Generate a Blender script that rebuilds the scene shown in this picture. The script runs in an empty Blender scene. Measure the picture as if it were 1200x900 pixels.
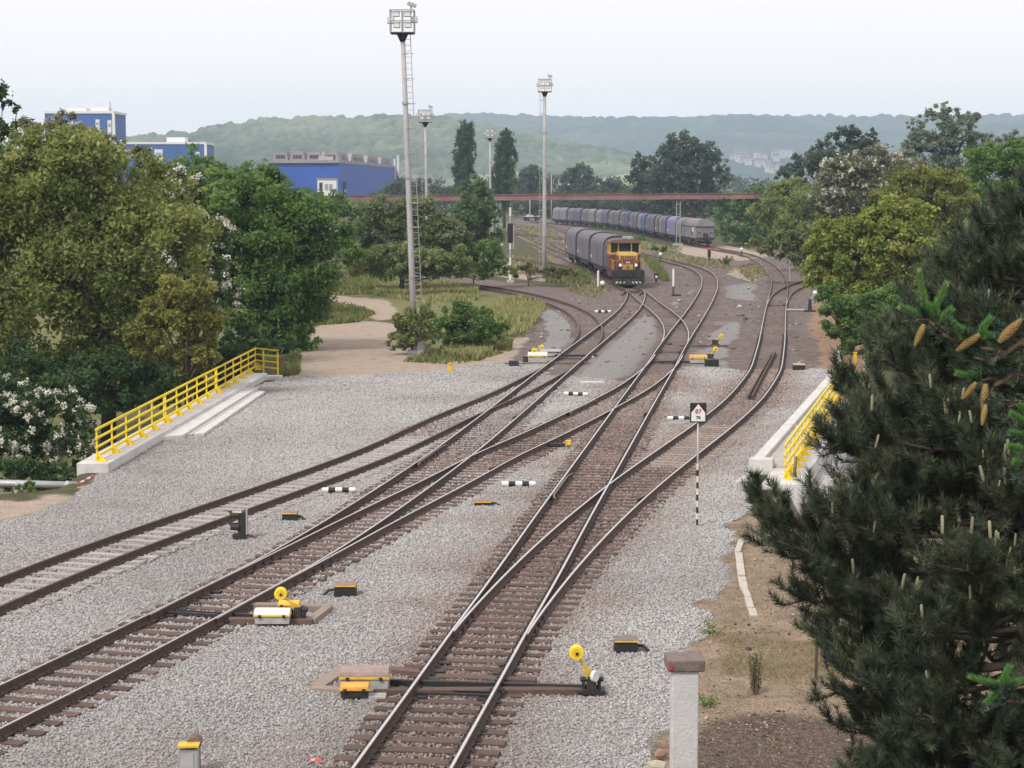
import bpy, math, random
import numpy as np
from mathutils import Vector, Matrix
R = math.radians
random.seed(7)
rng = np.random.default_rng(7)
scene = bpy.context.scene
C = scene.collection

# ------------------------------------------------------------------ camera
F = 2250.0            # focal length in photograph pixels (1200 wide)
H = 9.12              # eye height above the ballast, metres
PITCH = math.atan(228 / F)
RT = 0.22             # rail top above the ballast
cam = bpy.data.cameras.new('camera')
cam.sensor_width = 36.0
cam.lens = 36.0 * F / 1200.0
cam.clip_start = 0.1
cam.clip_end = 30000
cam_ob = bpy.data.objects.new('camera', cam)
cam_ob.location = (0, 0, H)
cam_ob.rotation_euler = (math.pi / 2 - PITCH, 0, 0)
C.objects.link(cam_ob)
scene.camera = cam_ob

# ------------------------------------------------------------------ world, sun, exposure
SUN_EL, SUN_AZ = R(46), R(218)
world = bpy.data.worlds.new('World')
scene.world = world
world.use_nodes = True
wn = world.node_tree.nodes
wl = world.node_tree.links
bg = wn['Background']
sky = wn.new('ShaderNodeTexSky')
sky.sky_type = 'NISHITA'
sky.sun_disc = False
sky.sun_elevation = SUN_EL
sky.sun_rotation = SUN_AZ
wtc = wn.new('ShaderNodeTexCoord')
wmp = wn.new('ShaderNodeMapping')
wmp.inputs['Scale'].default_value = (1.5, 1.5, 7)
wl.new(wtc.outputs['Generated'], wmp.inputs[0])
wno = wn.new('ShaderNodeTexNoise')
wno.inputs['Scale'].default_value = 1.6
wno.inputs['Detail'].default_value = 3
wl.new(wmp.outputs[0], wno.inputs['Vector'])
wcr = wn.new('ShaderNodeValToRGB')           # thin layered cloud, nearly even
wcr.color_ramp.elements[0].position = 0.3
wcr.color_ramp.elements[0].color = (11.7, 11.0, 11.0, 1)
wcr.color_ramp.elements[1].position = 0.72
wcr.color_ramp.elements[1].color = (12.1, 11.5, 11.4, 1)
wl.new(wno.outputs[0], wcr.inputs[0])
wmx = wn.new('ShaderNodeMix')
wmx.data_type = 'RGBA'
wmx.inputs[0].default_value = 0.93
wl.new(sky.outputs[0], wmx.inputs[6])
wl.new(wcr.outputs[0], wmx.inputs[7])
wl.new(wmx.outputs[2], bg.inputs[0])
bg.inputs[1].default_value = 0.052
sun = bpy.data.lights.new('sun', 'SUN')
sun.energy = 1.5
sun.angle = R(12)
sun.color = (1.0, 0.95, 0.88)
sun_ob = bpy.data.objects.new('sun', sun)
sd = Vector((math.sin(SUN_AZ) * math.cos(SUN_EL), math.cos(SUN_AZ) * math.cos(SUN_EL), math.sin(SUN_EL)))
sun_ob.rotation_euler = sd.to_track_quat('Z', 'Y').to_euler()
sun_ob.location = sd * 200
C.objects.link(sun_ob)
vs = scene.view_settings
vs.view_transform = 'Standard'
vs.look = 'None'
vs.exposure = 0.97
vs.gamma = 1.0
scene.cycles.max_bounces = 8
scene.cycles.diffuse_bounces = 5
scene.cycles.glossy_bounces = 2
scene.cycles.transmission_bounces = 3
scene.cycles.transparent_max_bounces = 4
scene.cycles.volume_bounces = 1

# ------------------------------------------------------------------ helpers
_sp, _cp = math.sin(PITCH), math.cos(PITCH)

def ray(px, py):
    u, v = (px - 600) / F, (450 - py) / F
    return Vector((u, _cp + v * _sp, -_sp + v * _cp))

def P(px, py, z=0.0):
    """ground point seen at a photograph pixel, on the level z"""
    d = ray(px, py)
    t = (z - H) / d.z
    return Vector((t * d.x, t * d.y, z))

def Q(px, py, Y):
    """point seen at a photograph pixel, at the distance Y"""
    d = ray(px, py)
    t = Y / d.y
    return Vector((t * d.x, Y, H + t * d.z))

class MB:
    def __init__(s):
        s.v, s.f, s.m = [], [], []
    def add(s, vs_, fs, mi=0, M=None):
        o = len(s.v)
        for p in vs_:
            p = Vector(p)
            if M is not None:
                p = M @ p
            s.v.append(tuple(p))
        for q in fs:
            s.f.append([i + o for i in q])
            s.m.append(mi)
        return s
    def box(s, c, d, mi=0, rz=0, M=None, taper=1.0):
        x, y, z = d[0] / 2, d[1] / 2, d[2] / 2
        vv = [(-x, -y, -z), (x, -y, -z), (x, y, -z), (-x, y, -z),
              (-x * taper, -y * taper, z), (x * taper, -y * taper, z), (x * taper, y * taper, z), (-x * taper, y * taper, z)]
        T = Matrix.Translation(c) @ Matrix.Rotation(rz, 4, 'Z')
        if M is not None:
            T = M @ T
        return s.add(vv, [(3, 2, 1, 0), (4, 5, 6, 7), (0, 1, 5, 4), (1, 2, 6, 5), (2, 3, 7, 6), (3, 0, 4, 7)], mi, T)
    def cyl(s, a, b, r0, r1=None, n=8, mi=0, cap=True):
        return s.tube([a, b], [r0, r0 if r1 is None else r1], n, mi, cap)
    def tube(s, pts, rad, n=8, mi=0, cap=True):
        pts = [Vector(p) for p in pts]
        if not hasattr(rad, '__len__'):
            rad = [rad] * len(pts)
        vv, ff = [], []
        up = None
        for i, p in enumerate(pts):
            d = (pts[min(i + 1, len(pts) - 1)] - pts[max(i - 1, 0)])
            d = d.normalized() if d.length > 1e-9 else Vector((0, 0, 1))
            if up is None:
                up = Vector((1, 0, 0)) if abs(d.x) < 0.8 else Vector((0, 1, 0))
            a = (up - d * up.dot(d)).normalized()
            b = d.cross(a)
            up = a
            for k in range(n):
                t = 2 * math.pi * k / n
                vv.append(p + (a * math.cos(t) + b * math.sin(t)) * rad[i])
        for i in range(len(pts) - 1):
            for k in range(n):
                k2 = (k + 1) % n
                ff.append((i * n + k, i * n + k2, (i + 1) * n + k2, (i + 1) * n + k))
        if cap:
            ff.append(tuple(reversed(range(n))))
            ff.append(tuple((len(pts) - 1) * n + k for k in range(n)))
        return s.add(vv, ff, mi)
    def prism(s, poly, z0, z1, mi=0, M=None):
        """a polygon of (x, y) stood between two heights"""
        ar = sum(poly[i][0] * poly[(i + 1) % len(poly)][1] - poly[(i + 1) % len(poly)][0] * poly[i][1] for i in range(len(poly)))
        if ar < 0:
            poly = list(reversed(poly))
        n = len(poly)
        vv = [(p[0], p[1], z0) for p in poly] + [(p[0], p[1], z1) for p in poly]
        ff = [tuple(reversed(range(n))), tuple(range(n, 2 * n))] + [(i, (i + 1) % n, n + (i + 1) % n, n + i) for i in range(n)]
        return s.add(vv, ff, mi, M)
    def ext(s, prof, y0, y1, mi=0, M=None):
        """a profile of (x, z) drawn out along y"""
        ar = sum(prof[i][0] * prof[(i + 1) % len(prof)][1] - prof[(i + 1) % len(prof)][0] * prof[i][1] for i in range(len(prof)))
        if ar < 0:
            prof = list(reversed(prof))
        n = len(prof)
        vv = [(p[0], y0, p[1]) for p in prof] + [(p[0], y1, p[1]) for p in prof]
        ff = [tuple(range(n)), tuple(reversed(range(n, 2 * n)))] + [(i, n + i, n + (i + 1) % n, (i + 1) % n) for i in range(n)]
        return s.add(vv, ff, mi, M)
    def ball(s, c, r, nu=10, nv=6, mi=0, M=None):
        r = r if hasattr(r, '__len__') else (r, r, r)
        vv, ff = [], []
        for j in range(nv + 1):
            t = math.pi * j / nv
            for i in range(nu):
                a = 2 * math.pi * i / nu
                vv.append((c[0] + r[0] * math.sin(t) * math.cos(a), c[1] + r[1] * math.sin(t) * math.sin(a), c[2] + r[2] * math.cos(t)))
        for j in range(nv):
            for i in range(nu):
                ff.append((j * nu + i, (j + 1) * nu + i, (j + 1) * nu + (i + 1) % nu, j * nu + (i + 1) % nu))
        return s.add(vv, ff, mi, M)
    def mesh(s, name, mats, smooth=False):
        me = bpy.data.meshes.new(name)
        me.from_pydata(s.v, [], s.f)
        mats = mats if isinstance(mats, (list, tuple)) else [mats]
        for m in mats:
            me.materials.append(m)
        me.polygons.foreach_set('material_index', s.m)
        if smooth:
            me.polygons.foreach_set('use_smooth', [True] * len(s.f))
        me.update()
        return me
    def build(s, name, mats, parent=None, smooth=False, bevel=0.0):
        return place(name, s.mesh(name, mats, smooth), parent, bevel)

def place(name, me, parent=None, bevel=0.0, loc=None, rz=None):
    o = bpy.data.objects.new(name, me)
    C.objects.link(o)
    if parent is not None:
        o.parent = parent
    if loc is not None:
        o.location = loc
    if rz is not None:
        o.rotation_euler = (0, 0, rz)
    if bevel:
        b = o.modifiers.new('bevel', 'BEVEL')
        b.width = bevel
        b.segments = 2
        b.limit_method = 'ANGLE'
    return o

def tag(o, label=None, cat=None, group=None, kind=None):
    if label: o['label'] = label
    if cat: o['category'] = cat
    if group: o['group'] = group
    if kind: o['kind'] = kind
    return o

def thing(name, label, cat, loc=(0, 0, 0), rz=0, group=None):
    o = bpy.data.objects.new(name, None)
    o.empty_display_size = 0.3
    C.objects.link(o)
    o.location = loc
    o.rotation_euler = (0, 0, rz)
    return tag(o, label, cat, group)

def kids(o):
    return [c for c in bpy.data.objects if c.parent == o]

def copy_tree(root, loc, rz, label=None):
    tree_ = {}
    for c in bpy.data.objects:
        if c.parent is not None:
            tree_.setdefault(c.parent.name, []).append(c)
    def rec(o, par):
        n = o.copy()
        C.objects.link(n)
        if par is not None:
            n.parent = par
        for ch in tree_.get(o.name, []):
            rec(ch, n)
        return n
    n = rec(root, None)
    n.location = loc
    n.rotation_euler = (0, 0, rz)
    if label:
        n['label'] = label
    return n

def np_mesh(name, V, Fc, mat, parent=None, tint=None, tint2=None):
    """many small faces at once; Fc is (n, 3) or (n, 4)"""
    V = np.asarray(V, dtype=np.float32)
    Fc = np.asarray(Fc, dtype=np.int32)
    k = Fc.shape[1]
    me = bpy.data.meshes.new(name)
    me.vertices.add(len(V))
    me.vertices.foreach_set('co', V.ravel())
    me.loops.add(Fc.size)
    me.loops.foreach_set('vertex_index', Fc.ravel())
    me.polygons.add(len(Fc))
    me.polygons.foreach_set('loop_start', np.arange(0, Fc.size, k, dtype=np.int32))
    me.polygons.foreach_set('loop_total', np.full(len(Fc), k, dtype=np.int32))
    me.update(calc_edges=True)
    for an, arr in (('tint', tint), ('tint2', tint2)):
        if arr is not None:
            me.attributes.new(an, 'FLOAT', 'POINT').data.foreach_set('value', np.asarray(arr, dtype=np.float32))
    me.materials.append(mat)
    return place(name, me, parent)

# ------------------------------------------------------------------ value noise
def _hash(ix, iy, s):
    h = (ix.astype(np.int64) * 374761393 + iy.astype(np.int64) * 668265263 + s * 974634777) & 0xffffffff
    h = ((h ^ (h >> 13)) * 1274126177) & 0xffffffff
    return ((h ^ (h >> 16)) & 0xffff) / 65535.0

def vnoise(x, y, s=0):
    ix, iy = np.floor(x), np.floor(y)
    fx, fy = x - ix, y - iy
    fx, fy = fx * fx * (3 - 2 * fx), fy * fy * (3 - 2 * fy)
    a, b = _hash(ix, iy, s), _hash(ix + 1, iy, s)
    c, d = _hash(ix, iy + 1, s), _hash(ix + 1, iy + 1, s)
    return (a * (1 - fx) + b * fx) * (1 - fy) + (c * (1 - fx) + d * fx) * fy

def fbm(x, y, s=0, o=3):
    t, a, w = 0, 0.5, 0
    for i in range(o):
        t = t + a * vnoise(x * 2 ** i, y * 2 ** i, s + i)
        w += a
        a *= 0.5
    return t / w

def in_poly(x, y, poly):
    r = np.zeros(x.shape, bool)
    n = len(poly)
    for i in range(n):
        x0, y0 = poly[i]
        x1, y1 = poly[(i + 1) % n]
        if y0 == y1:
            continue
        c = ((y0 > y) != (y1 > y)) & (x < (x1 - x0) * (y - y0) / (y1 - y0) + x0)
        r ^= c
    return r

def smooth01(t):
    t = np.clip(t, 0, 1)
    return t * t * (3 - 2 * t)

# ------------------------------------------------------------------ materials
def nodes(name):
    m = bpy.data.materials.new(name)
    m.use_nodes = True
    nt = m.node_tree
    return m, nt.nodes, nt.links, nt.nodes['Principled BSDF']

def pm(name, c1, c2=None, scale=3.0, rough=0.7, metal=0.0, bump=0.0, bscale=None, stretch=None, vary=0.0, dirt=None, dscale=1.2, damt=0.5):
    """colour c1 mottled with c2, a fine relief and optional blotches of dirt"""
    m, n, l, b = nodes(name)
    b.inputs['Roughness'].default_value = rough
    b.inputs['Metallic'].default_value = metal
    c2 = c2 or tuple(x * 0.75 for x in c1)
    tc = n.new('ShaderNodeTexCoord')
    mp = n.new('ShaderNodeMapping')
    if stretch:
        mp.inputs['Scale'].default_value = stretch
    l.new(tc.outputs['Object'], mp.inputs[0])
    no = n.new('ShaderNodeTexNoise')
    no.inputs['Scale'].default_value = scale
    no.inputs['Detail'].default_value = 6
    no.inputs['Roughness'].default_value = 0.65
    l.new(mp.outputs[0], no.inputs['Vector'])
    cr = n.new('ShaderNodeValToRGB')
    cr.color_ramp.elements[0].position = 0.32
    cr.color_ramp.elements[1].position = 0.68
    cr.color_ramp.elements[0].color = (*c2, 1)
    cr.color_ramp.elements[1].color = (*c1, 1)
    l.new(no.outputs[0], cr.inputs[0])
    out = cr.outputs[0]
    if dirt:
        n2 = n.new('ShaderNodeTexNoise')
        n2.inputs['Scale'].default_value = dscale
        n2.inputs['Detail'].default_value = 5
        l.new(tc.outputs['Object'], n2.inputs['Vector'])
        r2 = n.new('ShaderNodeMapRange')
        r2.inputs[1].default_value = 0.45
        r2.inputs[2].default_value = 0.75
        r2.inputs[4].default_value = damt
        l.new(n2.outputs[0], r2.inputs[0])
        mx = n.new('ShaderNodeMix')
        mx.data_type = 'RGBA'
        l.new(r2.outputs[0], mx.inputs[0])
        l.new(out, mx.inputs[6])
        mx.inputs[7].default_value = (*dirt, 1)
        out = mx.outputs[2]
    if vary:
        oi = n.new('ShaderNodeObjectInfo')
        mr = n.new('ShaderNodeMapRange')
        mr.inputs[3].default_value = 1 - vary
        mr.inputs[4].default_value = 1 + vary
        l.new(oi.outputs['Random'], mr.inputs[0])
        hs = n.new('ShaderNodeHueSaturation')
        l.new(mr.outputs[0], hs.inputs['Value'])
        l.new(out, hs.inputs['Color'])
        out = hs.outputs[0]
    l.new(out, b.inputs['Base Color'])
    if bump:
        nb = n.new('ShaderNodeTexNoise')
        nb.inputs['Scale'].default_value = bscale or scale * 4
        nb.inputs['Detail'].default_value = 4
        l.new(mp.outputs[0], nb.inputs['Vector'])
        bp = n.new('ShaderNodeBump')
        bp.inputs['Strength'].default_value = bump
        bp.inputs['Distance'].default_value = 0.02
        l.new(nb.outputs[0], bp.inputs['Height'])
        l.new(bp.outputs[0], b.inputs['Normal'])
    return m

def leaf_mat(name, cols, trans=0.3, rough=0.6):
    """leaf colours along the per-leaf tint"""
    m, n, l, b = nodes(name)
    at = n.new('ShaderNodeAttribute')
    at.attribute_name = 'tint'
    cr = n.new('ShaderNodeValToRGB')
    e = cr.color_ramp.elements
    e[0].color = (*cols[0], 1)
    e[1].color = (*cols[-1], 1)
    for i, c in enumerate(cols[1:-1]):
        x = e.new((i + 1) / (len(cols) - 1))
        x.color = (*c, 1)
    l.new(at.outputs['Fac'], cr.inputs[0])
    l.new(cr.outputs[0], b.inputs['Base Color'])
    b.inputs['Roughness'].default_value = rough
    b.inputs['Specular IOR Level'].default_value = 0.25
    if trans:
        tr = n.new('ShaderNodeBsdfTranslucent')
        l.new(cr.outputs[0], tr.inputs[0])
        mx = n.new('ShaderNodeMixShader')
        mx.inputs[0].default_value = trans
        l.new(b.outputs[0], mx.inputs[1])
        l.new(tr.outputs[0], mx.inputs[2])
        l.new(mx.outputs[0], n['Material Output'].inputs[0])
    return m

M_rust = pm('rusted_steel', (0.115, 0.07, 0.052), (0.06, 0.04, 0.034), 9, 0.85, 0.0, 0.4, 60)
M_rail_top = pm('polished_rail', (0.78, 0.76, 0.76), (0.6, 0.58, 0.58), 6, 0.27, 0.9)
M_rail_dull = pm('dull_rail_top', (0.17, 0.115, 0.09), (0.1, 0.07, 0.06), 8, 0.6, 0.2)
M_iron = pm('dark_iron', (0.035, 0.03, 0.03), (0.02, 0.017, 0.017), 14, 0.6, 0.2, 0.3, 50)
M_black = pm('black_paint', (0.016, 0.015, 0.016), (0.01, 0.01, 0.01), 5, 0.55)
M_wood = pm('tarred_wood', (0.19, 0.118, 0.097), (0.088, 0.055, 0.047), 5, 0.85, 0, 0.7, 18, (2, 14, 8), 0.3)
M_wood_dark = pm('oily_wood', (0.165, 0.1, 0.082), (0.07, 0.045, 0.038), 5, 0.85, 0, 0.7, 18, (2, 14, 8), 0.3)
M_wood_pale = pm('weathered_wood', (0.33, 0.27, 0.23), (0.2, 0.155, 0.13), 5, 0.9, 0, 0.5, 18, (2, 14, 8), 0.2)
M_sl_grey = pm('dusty_sleeper', (0.42, 0.38, 0.36), (0.27, 0.235, 0.22), 6, 0.9, 0, 0.5, 24, None, 0.15)
M_conc = pm('new_concrete', (0.62, 0.61, 0.6), (0.5, 0.49, 0.48), 2.5, 0.85, 0, 0.25, 40, None, 0.0, (0.36, 0.34, 0.32), 1.6, 0.5)
M_conc_grey = pm('grey_concrete', (0.45, 0.43, 0.43), (0.36, 0.345, 0.345), 3, 0.9, 0, 0.4, 40, None, 0.04, (0.27, 0.25, 0.24), 1.5, 0.4)
M_yel = pm('yellow_paint', (0.86, 0.66, 0.015), (0.76, 0.55, 0.015), 4, 0.5, 0, 0.1, 30, None, 0, (0.42, 0.26, 0.03), 8, 0.35)
M_yel2 = pm('worn_yellow_paint', (0.78, 0.52, 0.03), (0.6, 0.38, 0.04), 9, 0.5, 0, 0.1, 40, None, 0, (0.3, 0.17, 0.05), 6, 0.35)
M_orange = pm('orange_paint', (0.76, 0.4, 0.06), (0.6, 0.29, 0.05), 7, 0.55, 0, 0.1, 30, None, 0, (0.3, 0.16, 0.07), 9, 0.5)
M_white = pm('white_paint', (0.78, 0.78, 0.78), (0.64, 0.64, 0.63), 5, 0.55, 0, 0, None, None, 0, (0.42, 0.38, 0.34), 5, 0.45)
M_galv = pm('galvanised_steel', (0.42, 0.42, 0.43), (0.31, 0.31, 0.32), 7, 0.5, 0.35, 0, None, (1, 1, 0.2))
M_mast = pm('mast_concrete', (0.46, 0.45, 0.45), (0.33, 0.32, 0.33), 5, 0.8, 0, 0.2, 30, (4, 4, 0.5))
M_grey_box = pm('grey_cabinet_paint', (0.42, 0.42, 0.42), (0.34, 0.34, 0.335), 6, 0.6, 0, 0, None, None, 0, (0.22, 0.19, 0.17), 5, 0.5)
M_red = pm('red_paint', (0.6, 0.04, 0.03), (0.5, 0.03, 0.03), 6, 0.5)
M_bark = pm('bark', (0.1, 0.075, 0.055), (0.05, 0.038, 0.03), 7, 0.95, 0, 0.8, 25, (4, 4, 1))
M_glass = pm('dark_glass', (0.02, 0.025, 0.03), (0.015, 0.018, 0.02), 2, 0.08)
# ------------------------------------------------------------------ track centre lines (photograph pixels on the rail tops, or world x,y)
def px_path(pts, z=RT):
    out = []
    for p in pts:
        out.append(np.array(p[1:3], float) if p[0] == 'w' else np.array(P(p[0], p[1], z))[:2])
    return np.array(out)

def spline(pts, step=0.5, smooth=0):
    pts = np.asarray(pts, float)
    a = np.vstack([2 * pts[0] - pts[1], pts, 2 * pts[-1] - pts[-2]])
    seg = []
    for i in range(1, len(a) - 2):
        p0, p1, p2, p3 = a[i - 1], a[i], a[i + 1], a[i + 2]
        d1, d2, d3 = (max(np.linalg.norm(q - p) ** 0.5, 1e-4) for p, q in ((p0, p1), (p1, p2), (p2, p3)))
        b1 = (d1 ** 2 * p2 - d2 ** 2 * p0 + (2 * d1 ** 2 + 3 * d1 * d2 + d2 ** 2) * p1) / (3 * d1 * (d1 + d2))
        b2 = (d3 ** 2 * p1 - d2 ** 2 * p3 + (2 * d3 ** 2 + 3 * d3 * d2 + d2 ** 2) * p2) / (3 * d3 * (d3 + d2))
        t = np.linspace(0, 1, max(4, int(np.linalg.norm(p2 - p1) / 0.4)), endpoint=False)[:, None]
        seg.append((1 - t) ** 3 * p1 + 3 * (1 - t) ** 2 * t * b1 + 3 * (1 - t) * t ** 2 * b2 + t ** 3 * p2)
    d = np.vstack(seg + [pts[-1:]])
    d = resample(d, step)
    for _ in range(smooth):
        d[1:-1] = 0.25 * d[:-2] + 0.5 * d[1:-1] + 0.25 * d[2:]
    return resample(d, step)

def resample(d, step):
    s = np.concatenate([[0], np.cumsum(np.linalg.norm(np.diff(d, axis=0), axis=1))])
    t = np.arange(0, s[-1], step)
    return np.stack([np.interp(t, s, d[:, k]) for k in (0, 1)], 1)

def tangents(d):
    g = np.gradient(d, axis=0)
    return g / np.linalg.norm(g, axis=1)[:, None]

TR = {}
TR['T1'] = spline(px_path([(-210, 927), (-60, 855), (49, 804), (146, 756), (255, 700), (338.5, 657), (429.5, 600), (527, 533), (594, 480), (610, 467), (657, 428), (685.5, 405), (717.5, 380),
                           (732, 367.5), (741, 357), ('w', 10.95, 170), ('w', 10.75, 177), ('w', 10.6, 188), ('w', 8.15, 237), ('w', 4.0, 320), ('w', 0, 400), ('w', -6, 520)]), 0.5, 60)
TR['T3'] = spline(px_path([(430, 965), (470, 900), (548, 780), (565.5, 750), (601, 698), (662.5, 600), (677.5, 577), (708, 530), (743.5, 475), (773, 430), (790, 402), (810.5, 373), (824, 352),
                           (831.5, 335), (829.5, 323), (820, 316), (808, 311.5), (788, 306.2), (764, 300.5), (735, 293), (700, 284), (663, 271), (632, 261), (600, 252)]), 0.5, 40)
TR['A'] = spline(px_path([(-330, 829), (-200, 775), (-62, 718), (4, 690), (117, 645), (245, 600), (302, 580), (442, 529), (532, 487), (590, 463), (628, 444), (660, 426), (678, 411)]), 0.5, 40)
TR['T1b'] = spline(px_path([(214, 722), (255, 700), (338, 658), (430, 610), (540, 555), (577.5, 534), (627, 512.5), (695.5, 479), (739, 456), (762, 440), (777, 426), (785, 414)]), 0.5, 40)
TR['T4'] = spline(px_path([(550, 776), (565.5, 750), (584, 727), (622, 682), (647, 655), (684.5, 618), (704.5, 600), (743, 567.5), (790, 532), (840, 495), (872, 467), (889.5, 445), (897.5, 432), (901, 418), (904.5, 400),
                           (908, 370), (911, 350), (913.5, 335), (911, 323), (902, 312), (890, 304), (872, 297), ('w', 31.4, 285), ('w', 30.5, 303), ('w', 28.9, 326), ('w', 27.8, 345), ('w', 24.3, 427), ('w', 15.7, 485), ('w', 6, 530)]), 0.5, 30)
TR['A2'] = spline(px_path([(657, 428), (672, 416), (684, 404), (691, 393), (691, 381), (681, 368), (657, 356), (630, 347.5), (600, 341), (560, 334.5), (520, 330), (470, 325), (430, 321), (380, 316)]), 0.5, 30)
TR['T1c'] = spline(px_path([(739, 344), (744, 340), (752, 346), (763, 355), (775, 364), (785, 373), (792, 385), (792, 397), (785, 410), (778, 422)]), 0.5, 24)
TR['T5'] = spline(px_path([(909, 362), (912, 352), (918, 343), (934, 334), (950, 328.5), (966, 323), (990, 316)]), 0.5, 12)
TR['T6'] = spline(px_path([(738, 338), (712, 325), (680, 309), (645, 288), (622, 276), (600, 268)]), 0.5, 12)
TR['T7'] = spline(px_path([(430, 296), (540, 299), (600, 303), (650, 310), (690, 320)]), 0.5, 8)
TR['T8'] = spline(px_path([(520, 272), (570, 273.5), (630, 276), (668, 281)]), 0.5, 8)

def dist_to(d, x, y, every=2):
    q = d[::every]
    best = np.full(x.shape, 1e9)
    for i in range(0, len(q), 40):
        blk = q[i:i + 40]
        dd = ((x[..., None] - blk[:, 0]) ** 2 + (y[..., None] - blk[:, 1]) ** 2).min(-1)
        best = np.minimum(best, dd)
    return np.sqrt(best)

# ------------------------------------------------------------------ ground sheet
def gpoly(pts, z=0):
    return [tuple(P(a, b, z))[:2] for a, b in pts]

DROP_L = gpoly([(-500, 600), (-60, 588), (0, 581), (40, 577), (84, 572), (110, 553), (304, 440), (318, 440), (306, 425), (100, 405), (-300, 420)])
DROP_R = gpoly([(900, 600), (908, 565), (921, 555), (985, 471), (1010, 440), (1120, 440), (1400, 520), (1400, 640), (1020, 640)])

def seg_dist(x, y, poly):
    best = np.full(x.shape, 1e9)
    for i in range(len(poly)):
        a, b = np.array(poly[i]), np.array(poly[(i + 1) % len(poly)])
        ab = b - a
        t = np.clip(((x - a[0]) * ab[0] + (y - a[1]) * ab[1]) / (ab @ ab), 0, 1)
        best = np.minimum(best, np.hypot(x - a[0] - t * ab[0], y - a[1] - t * ab[1]))
    return best

def ground_z(x, y):
    x, y = np.asarray(x, float), np.asarray(y, float)
    z = (fbm(x / 6, y / 6, 3) - 0.5) * 0.10
    for dp, dep, w in ((DROP_L, 2.6, 2.2), (DROP_R, 2.6, 1.6)):
        ins = in_poly(x, y, dp)
        z = z - np.where(ins, dep * smooth01((seg_dist(x, y, dp) - 0.25) / w), 0)
    return z

def gz(x, y):
    return float(ground_z(np.array([x]), np.array([y]))[0])

def axis(lo, hi, step, out_lo, out_hi, grow):
    a = list(np.arange(lo, hi, step))
    s = step
    while a[-1] < out_hi:
        s *= grow
        a.append(a[-1] + s)
    s = step
    b = [lo]
    while b[-1] > out_lo:
        s *= grow
        b.append(b[-1] - s)
    return np.array(list(reversed(b[1:])) + a)

gx = axis(-20, 34, 0.25, -5000, 5000, 1.09)
gy = np.concatenate([axis(24, 110, 0.3, -90, 110, 1.25)[:-1], axis(110.2, 112, 0.45, 110, 4900, 1.0155)[1:]])
gy = np.unique(np.round(gy, 4))
GX, GY = np.meshgrid(gx, gy)
xf, yf = GX.ravel(), GY.ravel()

def near_tracks(names, x, y):
    return np.min([dist_to(TR[n], x, y) for n in names], axis=0)

core = (np.abs(xf) < 70) & (yf < 420)
D_main = np.full(xf.shape, 99.0)
D_main[core] = near_tracks(['T3', 'T4'], xf[core], yf[core])
D_any = np.full(xf.shape, 99.0)
D_any[core] = np.minimum(D_main[core], near_tracks(['T1', 'A', 'T1b', 'A2', 'T1c', 'T5', 'T6', 'T7'], xf[core], yf[core]))

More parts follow.
